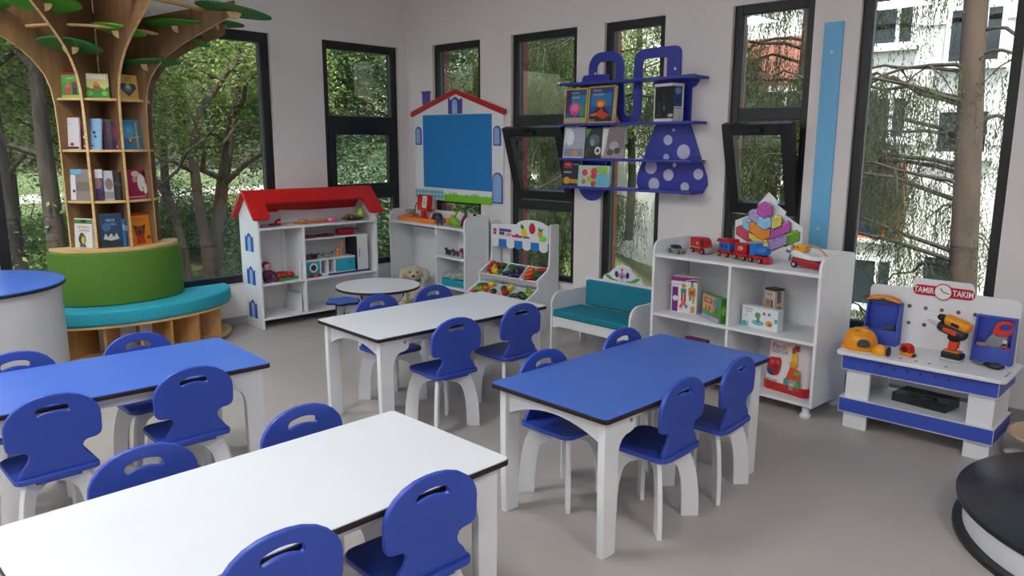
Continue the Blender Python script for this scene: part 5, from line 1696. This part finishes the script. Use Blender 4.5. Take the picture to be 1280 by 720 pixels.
# trunk
FIN_SHADED, FIN_E = wood('745638', '8a6844', .55, (8, 8, 1.0)), BIRCH  # shade is put into the brown of the fin faces; edges stay light birch
ZT_ = (.7810, 1.108, 1.456, 1.799)
prof_o = [(.318, .7815), (.318, 1.45), (.320, 1.62), (.325, 1.75), (.340, 1.86), (.372, 1.95), (.43, 2.03), (.51, 2.105), (.62, 2.175), (.75, 2.245), (.88, 2.31), (.985, 2.362), (1.0, 2.375)]
for an, top0, top1, rmax in ((-80, 2.62, 2.78, 1.0), (-40, 2.62, 2.78, 1.0), (0, 2.55, 2.72, 1.0), (40, 2.30, 2.462, 1.0), (80, 2.30, 2.44, .88)):
    pts = [(r_, z) for r_, z in prof_o if r_ <= rmax + .001]
    pts += [(pts[-1][0] + .012, pts[-1][1] + .02), (pts[-1][0] + .012, top1), (.032, top0), (.032, .7815)]
    B().plate(pts, .018, tr(TX, TY, 0) @ rot('Z', an) @ FRONT, (), .0012, 0, 1, 1).build('trunk_fin', [FIN_SHADED, FIN_E], t)
for z in ZT_[1:]:
    o_ = [(TX + .310 * math.cos(R(a)), TY + .310 * math.sin(R(a))) for a in np.linspace(-88, 88, 30)]
    B().plate(o_, .016, tr(0, 0, z - .0085), (), .001).build('trunk_shelf', BIRCH, t)
ring_ = lambda r, w: [(TX + r * math.cos(R(a)), TY + r * math.sin(R(a))) for a in np.linspace(-85, 85, 24)] + [(TX + (r - w) * math.cos(R(a)), TY + (r - w) * math.sin(R(a))) for a in np.linspace(85, -85, 24)]
B().plate(ring_(.46, .05), .016, tr(0, 0, 2.245), (), .001).build('brace_ring', BIRCH, t)
B().plate(ring_(.80, .05), .016, tr(0, 0, 2.40), (), .001).build('brace_ring', BIRCH, t)
B().box(TX - .004, TX + .004, TY - .30, TY + .30, .7815, 1.86).build('back_panel', FIN_SHADED, t)
LG = {'d': mat('1c6e34', .35), 'm': mat('3c8c24', .35), 'b': mat('62b424', .35)}


def leafplate(px, py, pz, l, w, rz, tilt, roll, c):
    o = smooth_poly([(-l, 0), (-l * .6, w * .8), (0, w), (l * .6, w * .7), (l, 0), (l * .6, -w * .7), (0, -w), (-l * .6, -w * .8)], 2)
    M_ = tr(px, py, pz) @ rot('Z', rz) @ rot('Y', tilt) @ rot('X', roll)
    lf = B().plate(o, .012, M_, (), .003).build('leaf', LG[c], t)
    B().plate([(-.048, -.004)] + [(.048 * math.cos(R(a)), -.004 + .048 * math.sin(R(a))) for a in range(180, 361, 20)], .014, tr(px, py, pz - .004) @ rot('Z', rz + 8) @ FRONT, (), .001).build('leaf_bracket', BIRCH, lf)


def fin_pt(an, r_, z):
    return TX + r_ * math.cos(R(an)), TY + r_ * math.sin(R(an)), z


for an, r_, z, l, w, rz, tl, rl, c in ((-40, .42, 2.12, .21, .13, 68, 6, -16, 'd'), (-40, .74, 2.335, .23, .14, 72, 4, -18, 'm'), (0, .44, 2.235, .18, .11, 66, 8, -10, 'b'), (40, .60, 2.305, .25, .13, 64, 0, -10, 'm'),
                                 (40, 1.0, 2.395, .28, .13, 70, 8, -8, 'd'), (80, .86, 2.395, .20, .12, 80, 1, -4, 'd'), (80, .60, 2.315, .14, .10, 70, 8, -8, 'b'), (80, .62, 2.245, .17, .11, 70, 9, -6, 'm'),
                                 (40, .36, 2.05, .24, .13, 64, -4, -9, 'd'), (-80, .72, 2.36, .20, .12, 60, 4, -12, 'm'), (-40, .98, 2.50, .2, .12, 70, 3, -12, 'b'), (0, .85, 2.44, .2, .12, 75, 3, -12, 'd')):
    x, y, z = fin_pt(an, r_, z)
    leafplate(x, y, z, l, w, rz, tl, rl, c)

# books on the tree
FI = Matrix.Identity(4)


def tbook(label, phi, r_, off, row, w, h, th_, col, items, lean=.06, twist=0):
    r_ = r_ + .058
    off = off * 1.25
    if th_ < .05:
        w = w * 1.22
        h = h * 1.10
    x = TX + r_ * math.cos(R(phi)) - off * math.sin(R(phi))
    y = TY + r_ * math.sin(R(phi)) + off * math.cos(R(phi))
    return book(label, FI, x, y, ZT_[row] + .0005, w, h, th_, col, items, R(phi + 90 + twist), lean, 'picture books on the tree bookcase')


tbook('green picture book with two children and red top edge, top left of the tree bookcase', -60, .215, 0, 3, .125, .155, .012, '4a8a3c', [('r', '8c1c1c', 0, .9, 1, 1), ('r', '5c9a4a', .05, .6, .95, .88), ('e', 'c86a50', .35, .45, .14, .10), ('e', '7a3c28', .7, .5, .15, .12), ('r', 'c83a50', .25, .12, .45, .38), ('r', '3a3c50', .6, .12, .82, .4), ('r', '9cc04a', .02, .02, .98, .1), ('t', 'd8e0a0', .5, .75, .09, 'BIRLIKTE')])
tbook('yellow and green jungle picture book leaning on the top shelf, left of the heart book', -20, .185, -.015, 3, .125, .150, .012, 'd8d088', [('p', '3c8a2c', [(0, 0), (1, 0), (1, .5), (.8, .35), (.6, .5), (.3, .38), (0, .5)]), ('e', 'b8501c', .5, .48, .12, .16), ('e', 'd88a3a', .5, .58, .1, .08), ('r', 'e8e4d8', .1, .78, .9, .95), ('e', '6aac3a', .2, .2, .15, .1), ('e', '8ac04a', .8, .2, .12, .1)], .10, 6)
tbook('yellow picture book with a purple heart, top shelf of the tree bookcase', 20, .215, .0, 3, .135, .150, .012, 'd8b050', [('e', '5a2a6a', .3, .5, .22, .16), ('e', '5a2a6a', .68, .5, .22, .16), ('p', '5a2a6a', [(.12, .42), (.86, .42), (.5, .1)]), ('e', '3a8a7a', .5, .45, .2, .16), ('e', 'd8c050', .5, .5, .1, .08), ('t', '3a2040', .5, .87, .11, 'KALBIM'), ('t', '3a2040', .5, .76, .09, 'SENINLE')])
tbook('white and violet book on the top shelf, turned to the window side', 62, .215, 0, 3, .12, .17, .012, 'c8c4d4', [('r', '3a3a7a', 0, 0, 1, .22), ('e', '8a6aac', .5, .6, .2, .12)])
tbook('white book with a small red ladybird, second shelf, left', -66, .205, -.02, 2, .12, .195, .012, 'd4cfcf', [('t', '9a8a90', .45, .8, .06, 'UGUR'), ('r', '2a2a2e', .05, .02, .95, .09), ('e', 'b02a28', .55, .16, .12, .05), ('e', '2a1a1c', .55, .2, .04, .02)])
for i, (c, n) in enumerate((('6a2028', 'dark red'), ('3a4050', 'slate grey'))):
    tbook('narrow %s book spine beside the white ladybird book' % n, -47, .215 - .012 * i, .0 + .018 * i, 2, .016, .185 - .01 * i, .08, c, [('r', 'd8c8b8', .2, .4, .8, .5), ('r', 'c0b060', .2, .08, .8, .16)], 0.0)
tbook('light blue book leaning on the second shelf of the tree bookcase', -35, .225, .005, 2, .075, .190, .018, '8ab4d4', [('e', '2a3a4a', .5, .55, .12, .05), ('e', '2a3a4a', .6, .42, .1, .04), ('t', 'e8f0f4', .5, .8, .06, 'AY'), ('r', '3a6a94', .1, .1, .5, .14)], .14, -20)
tbook('black book between the light blue and purple books, second shelf', -18, .19, .0, 2, .06, .185, .014, '1c1a22', [('r', '4a3a5a', .2, .6, .8, .7)], .10, -12)
tbook('purple book on the second shelf, right of the black book', -8, .19, .0, 2, .085, .175, .012, '5a1848', [('r', '3a1444', 0, 0, 1, .3), ('e', '7a2a5a', .5, .6, .3, .2), ('e', 'c8c0d0', .8, .1, .12, .06)], .10)
tbook('bright blue giraffe picture book on the second shelf, right compartment', 20, .212, .0, 2, .130, .185, .014, '2a7aa4', [('e', '4a9ac0', .35, .6, .3, .25), ('p', 'c89a3a', [(.72, .05), (.82, .05), (.8, .8), (.88, .95), (.7, .9), (.72, .75)]), ('e', '7a3a1c', .38, .28, .12, .1), ('e', 'e8c090', .38, .3, .06, .05), ('t', 'b8dcec', .35, .65, .12, 'ZU'), ('p', 'c8a040', [(.3, .38), (.9, .46), (.9, .42), (.3, .34)])])
tbook('navy book on the second shelf, turned to the window side', 62, .215, 0, 2, .12, .18, .014, '2a3a7a', [('e', '5a7ab4', .5, .5, .25, .2)])
tbook('grey and pale blue book with white strip, third shelf, left', -62, .215, 0, 1, .145, .195, .012, '8a8278', [('r', '6ab0d0', 0, .85, .6, 1), ('r', 'e0e0e0', .0, .02, .3, .82), ('r', '746c64', .35, .3, .98, .6), ('e', '2a2a2a', .22, .3, .06, .05)])
tbook('white and violet book on the third shelf, in the middle', -34, .215, -.008, 1, .065, .195, .014, '4a3266', [('r', 'd0ccd0', 0, .72, 1, 1), ('e', '8a6a60', .5, .55, .4, .18), ('r', '38244e', 0, 0, 1, .35)], .05, -8)
tbook('pale grey portrait book on the third shelf, in the middle', -20, .205, .0, 1, .065, .185, .014, 'b8b4b8', [('e', '7a6a62', .5, .55, .3, .2), ('r', '8a8488', .1, .05, .9, .3)], .06)
for i, a_ in enumerate((-12, -8, -5)):
    tbook('thin dark book in the leaning stack on the third shelf, %s' % ('left of three', 'middle of three', 'right of three')[i], a_, .215 - .003 * i, .0, 1, .018, .21 - .008 * i, .07, ('26221f', '3c3632', '201e22')[i], [('r', '5a544c', .2, .5, .8, .6)], .0)
tbook('crimson picture book with a white cow, third shelf, right compartment', 20, .215, .0, 1, .140, .190, .012, '9c1444', [('e', 'e4dcd0', .75, .55, .2, .3), ('e', 'd8c8b8', .5, .85, .2, .1), ('e', 'c89a80', .45, .66, .13, .1), ('e', '2a2222', .9, .85, .1, .08), ('e', '2a2222', .85, .35, .08, .1), ('r', 'c8a8b0', .05, .06, .9, .1), ('e', 'e4dcd0', .9, .35, .1, .2)])
tbook('dark green book on the third shelf, turned to the window side', 62, .215, 0, 1, .13, .18, .014, '1c4a38', [('e', '3c7a5a', .5, .5, .25, .2)])
tbook('white picture book of a bird captain with green top, bottom shelf, left', -62, .222, -.006, 0, .125, .185, .012, 'dcdad2', [('r', '4a8a3a', 0, .82, 1, .96), ('e', '2a2c30', .55, .9, .2, .05), ('t', 'a02028', .55, .70, .11, 'ARKADAŞ'), ('t', 'a02028', .6, .58, .11, 'KAPTAN'), ('e', '2a3a3a', .45, .28, .2, .2), ('e', 'c8b048', .5, .26, .1, .14), ('r', '4a6a8a', .3, .02, .65, .1), ('e', '3a5a4a', .45, .44, .12, .07)])
tbook('thick pale grey book standing beside the bird captain book, bottom shelf', -46, .215, .0, 0, .022, .195, .085, 'b0b2b8', [('r', '8a8c94', .2, .3, .8, .7)], 0)
tbook('dark blue night picture book, bottom shelf, middle compartment', -22, .215, -.004, 0, .115, .215, .014, '143250', [('t', 'a8c0d0', .5, .8, .1, 'GECE'), ('t', '8ab0c8', .55, .68, .09, 'KUSU'), ('p', 'a8aca0', [(.15, .25), (.25, .42), (.35, .3), (.5, .42), (.6, .3), (.75, .42), (.85, .25), (.5, .2)]), ('r', '0c1c28', 0, 0, 1, .2), ('e', '2a5a84', .3, .6, .2, .12)])
for i, (c, n) in enumerate((('2a6a9c', 'mid blue'), ('123a5c', 'deep blue'))):
    tbook('narrow %s book beside the dark blue night book' % n, -6 + 4 * i, .222, .0, 0, .022, .195 - .01 * i, .08, c, [('r', '8ab8d8', .2, .6, .8, .8)], 0)
tbook('orange picture book with a brown dog and red top, bottom shelf, right compartment', 20, .222, .0, 0, .135, .210, .014, 'd88218', [('r', '9c2018', 0, .92, 1, 1), ('t', 'c85020', .5, .78, .09, 'KARAMEL'), ('e', '7a3a1c', .42, .42, .26, .18), ('p', '4a2414', [(.1, .62), (.3, .6), (.2, .42)]), ('p', '4a2414', [(.74, .62), (.54, .6), (.66, .42)]), ('e', '2a1610', .42, .40, .07, .05), ('p', 'b82a1c', [(.2, .05), (.68, .05), (.6, .3), (.28, .3)]), ('e', '6a3a1c', .85, .22, .1, .05)])
tbook('teal and white book on the bottom shelf, turned to the window side', 62, .215, 0, 0, .13, .19, .014, '8ab8c0', [('e', 'd8e4e4', .5, .5, .25, .2)])

# ------------------------------------------------------------ outside
def sstep(a, b, v):
    f = min(1, max(0, (v - a) / (b - a)))
    return f * f * (3 - 2 * f)


def terrain(x, y):
    """the yard falls away behind the right hand windows"""
    return -.55 - 2.7 * sstep(-10.5, -6.0, x) * sstep(5.2, 8.0, y) - 1.2 * sstep(13, 16, y) * sstep(-16, -10, x)


gb_ = B()
gx = list(np.linspace(-60, -14, 12)) + list(np.linspace(-13, 6, 24)) + [12, 30]
gy = list(np.linspace(-20, 4, 7)) + list(np.linspace(5.0, 17, 22)) + [25, 45, 80]
gb_.add([(x, y, terrain(x, y)) for y in gy for x in gx], [(j * len(gx) + i, j * len(gx) + i + 1, (j + 1) * len(gx) + i + 1, (j + 1) * len(gx) + i) for j in range(len(gy) - 1) for i in range(len(gx) - 1)])
structure(gb_.build('ground', ground_mat(), smooth=60))
structure(B().box(-35, -30, -10, 40, -.56, -.53).build('road', mat((176, 172, 164), .9), smooth=0))


def quads_mesh(name, P, A, Bv, m):
    """many small four-cornered leaves: centres P, half axes A and Bv"""
    n = len(P)
    v = np.empty((n, 4, 3), np.float32)
    v[:, 0] = P - A
    v[:, 1] = P + Bv * .9 - A * .1
    v[:, 2] = P + A
    v[:, 3] = P - Bv * .9 - A * .1
    me = bpy.data.meshes.new(name)
    me.vertices.add(n * 4)
    me.vertices.foreach_set('co', v.reshape(-1))
    me.loops.add(n * 4)
    me.loops.foreach_set('vertex_index', np.arange(n * 4, dtype=np.int32))
    me.polygons.add(n)
    me.polygons.foreach_set('loop_start', np.arange(0, n * 4, 4, dtype=np.int32))
    me.polygons.foreach_set('loop_total', np.full(n, 4, np.int32))
    me.materials.append(m)
    me.update(calc_edges=True)
    return me


def unit(n):
    d = RNG.normal(size=(n, 3))
    return d / np.linalg.norm(d, axis=1, keepdims=True)


def foliage(name, blobs, n, size, m, parent, flat=0.6):
    vol = np.array([b[3] * b[4] * b[5] for b in blobs])
    idx = RNG.choice(len(blobs), n, p=vol / vol.sum())
    bb = np.array(blobs)[idx]
    d = unit(n)
    r = RNG.uniform(.25, 1, size=(n, 1)) ** .5
    # clump the leaves on small twigs
    P = bb[:, :3] + d * r * bb[:, 3:6]
    k = max(1, n // 14)
    tw = P[RNG.integers(0, n, k)]
    P = np.where(RNG.uniform(size=(n, 1)) < .7, tw[RNG.integers(0, k, n)] + RNG.normal(size=(n, 3)) * .11, P)
    nrm = unit(n)
    nrm[:, 2] += flat * np.sign(nrm[:, 2])
    nrm /= np.linalg.norm(nrm, axis=1, keepdims=True)
    A = np.cross(nrm, unit(n))
    A /= np.linalg.norm(A, axis=1, keepdims=True) + 1e-9
    Bv = np.cross(nrm, A)
    s = RNG.uniform(.6, 1.3, size=(n, 1)) * size
    o = bpy.data.objects.new(name, quads_mesh(name, P, A * s, Bv * s * .5, m))
    COL.objects.link(o)
    o.parent = parent
    o['kind'] = 'stuff'
    return o


LEAF_A = leaf_mat('546e3a', 'a8b870', 'leaf_sunny')
LEAF_B = leaf_mat('445c38', '8a9c60', 'leaf_mid')
LEAF_C = leaf_mat('3a503a', '6c825c', 'leaf_dark')
NEEDLE = leaf_mat('363f2c', '5a6642', 'needle')


def wiggle(p0, p1, n, amp):
    p0, p1 = np.array(p0, float), np.array(p1, float)
    out = []
    for i in range(n + 1):
        f = i / n
        j = RNG.normal(size=3) * amp * math.sin(PI * min(1, f + .15)) if 0 < i else np.zeros(3)
        out.append(tuple(p0 + (p1 - p0) * f + j))
    return out


def dec_tree(label, x, y, h, trunk, blobs, n, size, m, bark=BARK, r0=.12, nbr=6, grp='woodland trees outside the windows'):
    t = thing('tree', label, 'tree', (x, y, -.55), RNG.uniform(0, 6) * 0, grp)
    pts = [Vector((p[0] - x, p[1] - y, p[2] + .55)) for p in trunk]
    tb = B()
    k = len(pts)
    tb.tube(pts, [r0 * (1 - .55 * i / (k - 1)) for i in range(k)], 14)
    tb.build('trunk', bark, t)
    for i in range(nbr):
        f = RNG.uniform(.35, .95)
        j = min(k - 2, int(f * (k - 1)))
        p = pts[j].lerp(pts[j + 1], f * (k - 1) - j)
        a = RNG.uniform(0, 2 * PI)
        l = RNG.uniform(.8, 1.9)
        q = p + Vector((math.cos(a) * l, math.sin(a) * l, RNG.uniform(.3, 1.1)))
        bb = B()
        bb.tube([Vector(v) for v in wiggle(p, q, 4, .08)], [r0 * .38, r0 * .32, r0 * .25, r0 * .16, r0 * .07], 6)
        bb.build('branch', bark, t)
    foliage('foliage', [(b[0] - x, b[1] - y, b[2] + .55, b[3], b[4], b[5]) for b in blobs], n, size, m, t)
    return t


dec_tree('slanting tree with a bent trunk seen through the big window right of the tree bookcase', -9.6, 4.45, 6,
         [(-9.6, 4.45, -.55), (-9.6, 4.42, .2), (-9.6, 4.36, .8), (-9.6, 4.33, 1.4), (-9.6, 4.50, 1.95), (-9.6, 4.85, 2.4), (-9.6, 5.25, 2.75), (-9.7, 5.7, 3.4)],
         [(-10.2, 4.6, 2.9, 1.5, 1.9, 1.0), (-9.9, 5.8, 2.3, .9, .9, .8), (-10.4, 3.6, 2.0, .9, 1.0, .8)], 12000, .038, LEAF_A, BARKR, .075)
dec_tree('thin forked dark tree beside the slanting tree', -9.2, 3.98, 5,
         [(-9.2, 4.02, -.55), (-9.2, 3.95, .3), (-9.2, 3.82, .9), (-9.25, 3.55, 1.25), (-9.4, 3.2, 1.9), (-9.5, 3.1, 3.0)],
         [(-10.0, 3.2, 2.6, 1.2, 1.3, 1.0), (-9.8, 4.0, 1.7, .8, .8, .5)], 9500, .036, LEAF_B, BARK, .055)
dec_tree('pale thick trunk leaning right behind the dollhouse roof', -10.2, 4.75, 5,
         [(-10.2, 4.75, -.55), (-10.2, 4.85, .2), (-10.2, 5.0, 1.0), (-10.3, 5.3, 2.0), (-10.3, 5.5, 3.4)],
         [(-11, 5.4, 3.0, 1.8, 1.6, 1.2), (-10.9, 5.6, 1.6, 1.1, 1.0, .7)], 12000, .038, LEAF_A, BARKR, .11)
dec_tree('thick brown trunk behind the left side of the tree bookcase', -8.6, 2.40, 6,
         [(-8.6, 2.41, -.55), (-8.6, 2.42, .5), (-8.6, 2.40, 1.5), (-8.6, 2.41, 2.6), (-8.6, 2.45, 4.2)],
         [(-9.4, 2.4, 3.4, 1.6, 1.6, 1.0), (-9.2, 1.7, 2.5, .7, .7, .5), (-8.6, 2.38, .35, .16, .26, .75)], 10500, .036, LEAF_B, BARK, .105, 3)
dec_tree('dark trunk at the far left edge of the big window', -9.4, 2.15, 6,
         [(-9.4, 2.32, -.55), (-9.4, 2.26, .6), (-9.4, 2.22, 1.5), (-9.4, 2.20, 2.4), (-9.4, 2.1, 4.0)],
         [(-10.2, 2.2, 2.8, 1.3, 1.3, 1.0), (-10.3, 2.7, 1.9, .9, .8, .6)], 10000, .038, LEAF_A, BARK, .07, 6)
far = [(-13.0, 2.6, LEAF_B), (-13.5, 5.2, LEAF_A), (-12.5, 7.2, LEAF_B), (-14.5, 8.8, LEAF_A), (-12.2, 9.6, LEAF_C), (-16.5, 4.0, LEAF_B), (-17.0, 7.0, LEAF_A), (-17.5, 11.0, LEAF_B), (-14.0, 12.5, LEAF_A), (-11.2, 11.5, LEAF_B), (-16.0, 15.5, LEAF_B), (-12.5, 15.0, LEAF_A), (-9.5, 13.8, LEAF_B)]
for i, (x, y, m) in enumerate(far):
    dec_tree('leafy woodland tree farther back behind the slanting and forked trees', x, y, 7,
             [(x, y, -.55), (x + .05, y, .8), (x - .1, y + .1, 2.0), (x, y + .2, 3.6), (x, y, 5.5)],
             [(x, y, 3.6, 2.0, 2.1, 2.0), (x + .5, y + .7, 1.8, 1.2, 1.2, .8), (x + .3, y - .9, 2.2, 1.2, 1.1, .8)], 21000, .048, m, BARK, .10, 5)
for i, (x, y, rx, h, m) in enumerate([(-9.5, 6.6, 1.0, 1.25, LEAF_C), (-9.4, 7.8, 1.1, 1.4, LEAF_C), (-15.5, 5.2, 1.5, .55, LEAF_B), (-20.5, 8.4, 2.4, .9, LEAF_B), (-21.0, 3.2, 2.2, .8, LEAF_C), (-19.5, 12.0, 2.4, .9, LEAF_C), (-22.0, 5.6, 2.4, 1.0, LEAF_B), (-18.5, 7.0, 1.8, .9, LEAF_C), (-11.2, 3.5, .9, .35, LEAF_B), (-8.2, 1.9, .5, .5, LEAF_C), (-10.8, 6.4, 1.2, .8, LEAF_B), (-8.7, 9.4, 1.1, .9, LEAF_B), (-10.3, 1.6, .9, .5, LEAF_C), (-14.8, 3.6, 1.6, .5, LEAF_B), (-14.8, 6.4, 1.6, .6, LEAF_C)]):
    t = thing('shrub', ('low dark green shrub on the ground outside the corner windows', 'low mid green shrub on the ground outside the corner windows')[m is LEAF_B], 'shrub', (x, y, -.55), 0, 'shrubs outside the windows')
    sb_ = B()
    for k in range(5):
        a = k * 1.3
        sb_.tube([(0, 0, 0), (math.cos(a) * rx * .3, math.sin(a) * rx * .3, h * .6)], [.02, .008], 5)
    sb_.build('stems', BARK, t)
    foliage('foliage', [(0, 0, h * .6, rx, rx, h)], 9000, .042, m, t)


BOUGH = wood((40, 33, 28), (58, 48, 41), .9, (3, 3, .8))


def spruce(label, x, y, lean, r0, branches, n_str, needle_len, base_z):
    """tree with a straight trunk and drooping boughs hung with strands of needles"""
    t = thing('weeping_spruce', label, 'tree', (x, y, -.55), 0, 'weeping conifers outside the right hand windows')
    tb = B()
    tb.tube([(-lean * .5, 0, base_z), (0, 0, 0), (lean * .3, 0, 1.5), (lean * .6, 0, 3.0), (lean, 0, 7.0)], [r0 * 1.3, r0 * 1.12, r0, r0 * .9, r0 * .5], 14)
    tb.build('trunk', wood((58, 45, 36), (82, 65, 53), .9, (3, 3, .8)), t)
    Ps, As, Bs = [], [], []
    for (z, az, ln, droop) in branches:
        p0 = np.array([lean * z / 7.5, 0, z + .55])
        d = np.array([math.cos(R(az)), math.sin(R(az)), 0])
        pts = []
        for i in range(8):
            f = i / 7
            pts.append(p0 + d * ln * f + np.array([0, 0, .16 * ln * math.sin(f * 2.2) - droop * f * f]) + RNG.normal(size=3) * .035 * f * ln)
        bb = B()
        bb.tube([Vector(p) for p in pts], [.020 * (1 - .8 * i / 7) * (1 + ln * .12) for i in range(8)], 6)
        # side twigs
        for k in range(4):
            i = RNG.integers(2, 7)
            q = pts[i] + unit(1)[0] * np.array([.5, .5, .12]) * RNG.uniform(.5, 1.1)
            q[2] -= .25
            bb.tube([Vector(pts[i]), Vector((pts[i] + q) / 2 + [0, 0, .05]), Vector(q)], [.010, .007, .003], 5)
            m_ = 8
            for s_ in np.linspace(.2, 1, m_):
                pts.append(pts[i] * (1 - s_) + q * s_)
        bb.build('bough', BOUGH, t)
        pts_a = np.array(pts)
        ns = int(n_str * ln)
        base = pts_a[RNG.integers(1, len(pts_a), ns)] + RNG.normal(size=(ns, 3)) * np.array([.10, .10, .03])
        L = RNG.uniform(.15, 1.0, ns) ** 1.5 * needle_len
        for b_, l_ in zip(base, L):
            k = max(3, int(l_ / .035))
            f = np.linspace(0, 1, k)[:, None]
            sway = RNG.normal(size=3) * .10 * np.array([1, 1, 0])
            Ps.append(b_ + f * np.array([0, 0, -l_]) + f * f * sway + RNG.normal(size=(k, 3)) * .006)
    P = np.concatenate(Ps)
    n = len(P)
    A = RNG.normal(size=(n, 3)) * .35
    A[:, 2] -= 1.0
    A /= np.linalg.norm(A, axis=1, keepdims=True)
    Bv = np.cross(A, unit(n))
    Bv /= np.linalg.norm(Bv, axis=1, keepdims=True) + 1e-9
    o = bpy.data.objects.new('hanging_needles', quads_mesh('hanging_needles', P, A * .026, Bv * .0065, NEEDLE))
    COL.objects.link(o)
    o.parent = t
    o['kind'] = 'stuff'
    return t


def boughs(n, z0, z1, a0, a1, l0, l1, d0=.3, d1=1.0):
    return [(RNG.uniform(z0, z1), RNG.uniform(a0, a1), RNG.uniform(l0, l1), RNG.uniform(d0, d1)) for _ in range(n)]


spruce('weeping spruce with a thick brown trunk in the rightmost tall window', -1.74, 8.2, -.30, .115, boughs(26, -.3, 4.6, 140, 205, 1.2, 2.6, -.3, .9) + boughs(5, .6, 4.2, 20, 130, .8, 1.6) + boughs(3, 2.2, 4.2, 330, 360, .5, .9), 80, .8, -2.9)
spruce('weeping spruce outside the window behind the brick pyramid board', -4.1, 9.6, .1, .11, boughs(18, -.4, 4.8, 150, 380, 1.2, 2.2), 330, 1.0, -2.9)
spruce('weeping spruce outside the window behind the flask shelf', -6.5, 8.9, .1, .09, boughs(13, .4, 4.6, 200, 380, 1.0, 2.0), 190, .8, -2.2)
spruce('weeping spruce outside the window with the tilted pane by the market stall', -8.0, 9.3, .1, .12, boughs(16, .4, 4.6, 150, 380, 1.2, 2.2), 330, .9, -1.2)

# white building across the yard
bl = thing('apartment_building', 'white apartment building with pink brick panels behind the weeping spruces', 'building', (-4.5, 17.0, -.55), 0)
FBU = (214, 212, 208)
B().box(-8.5, 9.0, 0, 6, -4.2, 11).build('wall', mat(FBU, .8), bl, smooth=0)
Bx = lambda x: x + 4.5
WINF = mat((225, 226, 228), .5)
DARKG = mat((40, 48, 58), .15)
wins = [(-5.48, -1.4, 'w'), (-5.42, .34, 'o'), (-5.48, 2.05, 'w'), (-4.0, 1.75, 'w'), (-3.95, 3.55, 'w'), (-7.75, 2.2, 'w'), (-5.5, 4.0, 'w'), (-7.75, .1, 'w'), (-2.2, .5, 'w'), (-2.2, 2.6, 'w'), (.6, .5, 'w'), (.6, 2.6, 'w'), (-4.0, -1.2, 'w'), (3.0, .5, 'w'), (3.0, 2.6, 'w')]
for cx, zc, kind in wins:
    hw, hh = .50, (.80 if kind == 'o' else .46 if cx > -6 and zc > 1.5 and zc < 2.5 else .55)
    x0, x1 = Bx(cx - hw), Bx(cx + hw)
    zz = zc + .55 - hh
    fm = B()
    frame_ring(fm, x0, x1, zz, zz + 2 * hh, .08, .06, tr(0, -.06, 0))
    fm.box(x0 + hw * 1.25, x0 + hw * 1.25 + .07, -.055, -.005, zz + .08, zz + 2 * hh - .08)
    f_ = fm.build('window', mat((170, 96, 52), .5) if kind == 'o' else WINF, bl, smooth=0)
    B().box(x0 + .08, x1 - .08, -.03, -.005, zz + .08, zz + 2 * hh - .08).build('glass', DARKG, f_, smooth=0)
    B().box(x0 - .08, x1 + .08, -.12, -.001, zz - .08, zz - .001).build('sill', WINF, f_, smooth=0)
for x0, x1 in ((-8.55, -7.2),):
    for z0, z1 in ((3.35, 4.4), (1.75, 2.55)):
        B().box(Bx(x0), Bx(x1), -.04, -.001, z0, z1).build('brick_panel', mat((176, 112, 98), .85, .15, 30), bl, smooth=0)
for z0 in (2.05, 4.35):
    B().box(-8.5, 9.0, -.03, -.0005, z0, z0 + .10).build('ledge', mat((228, 226, 222), .7), bl, smooth=0)
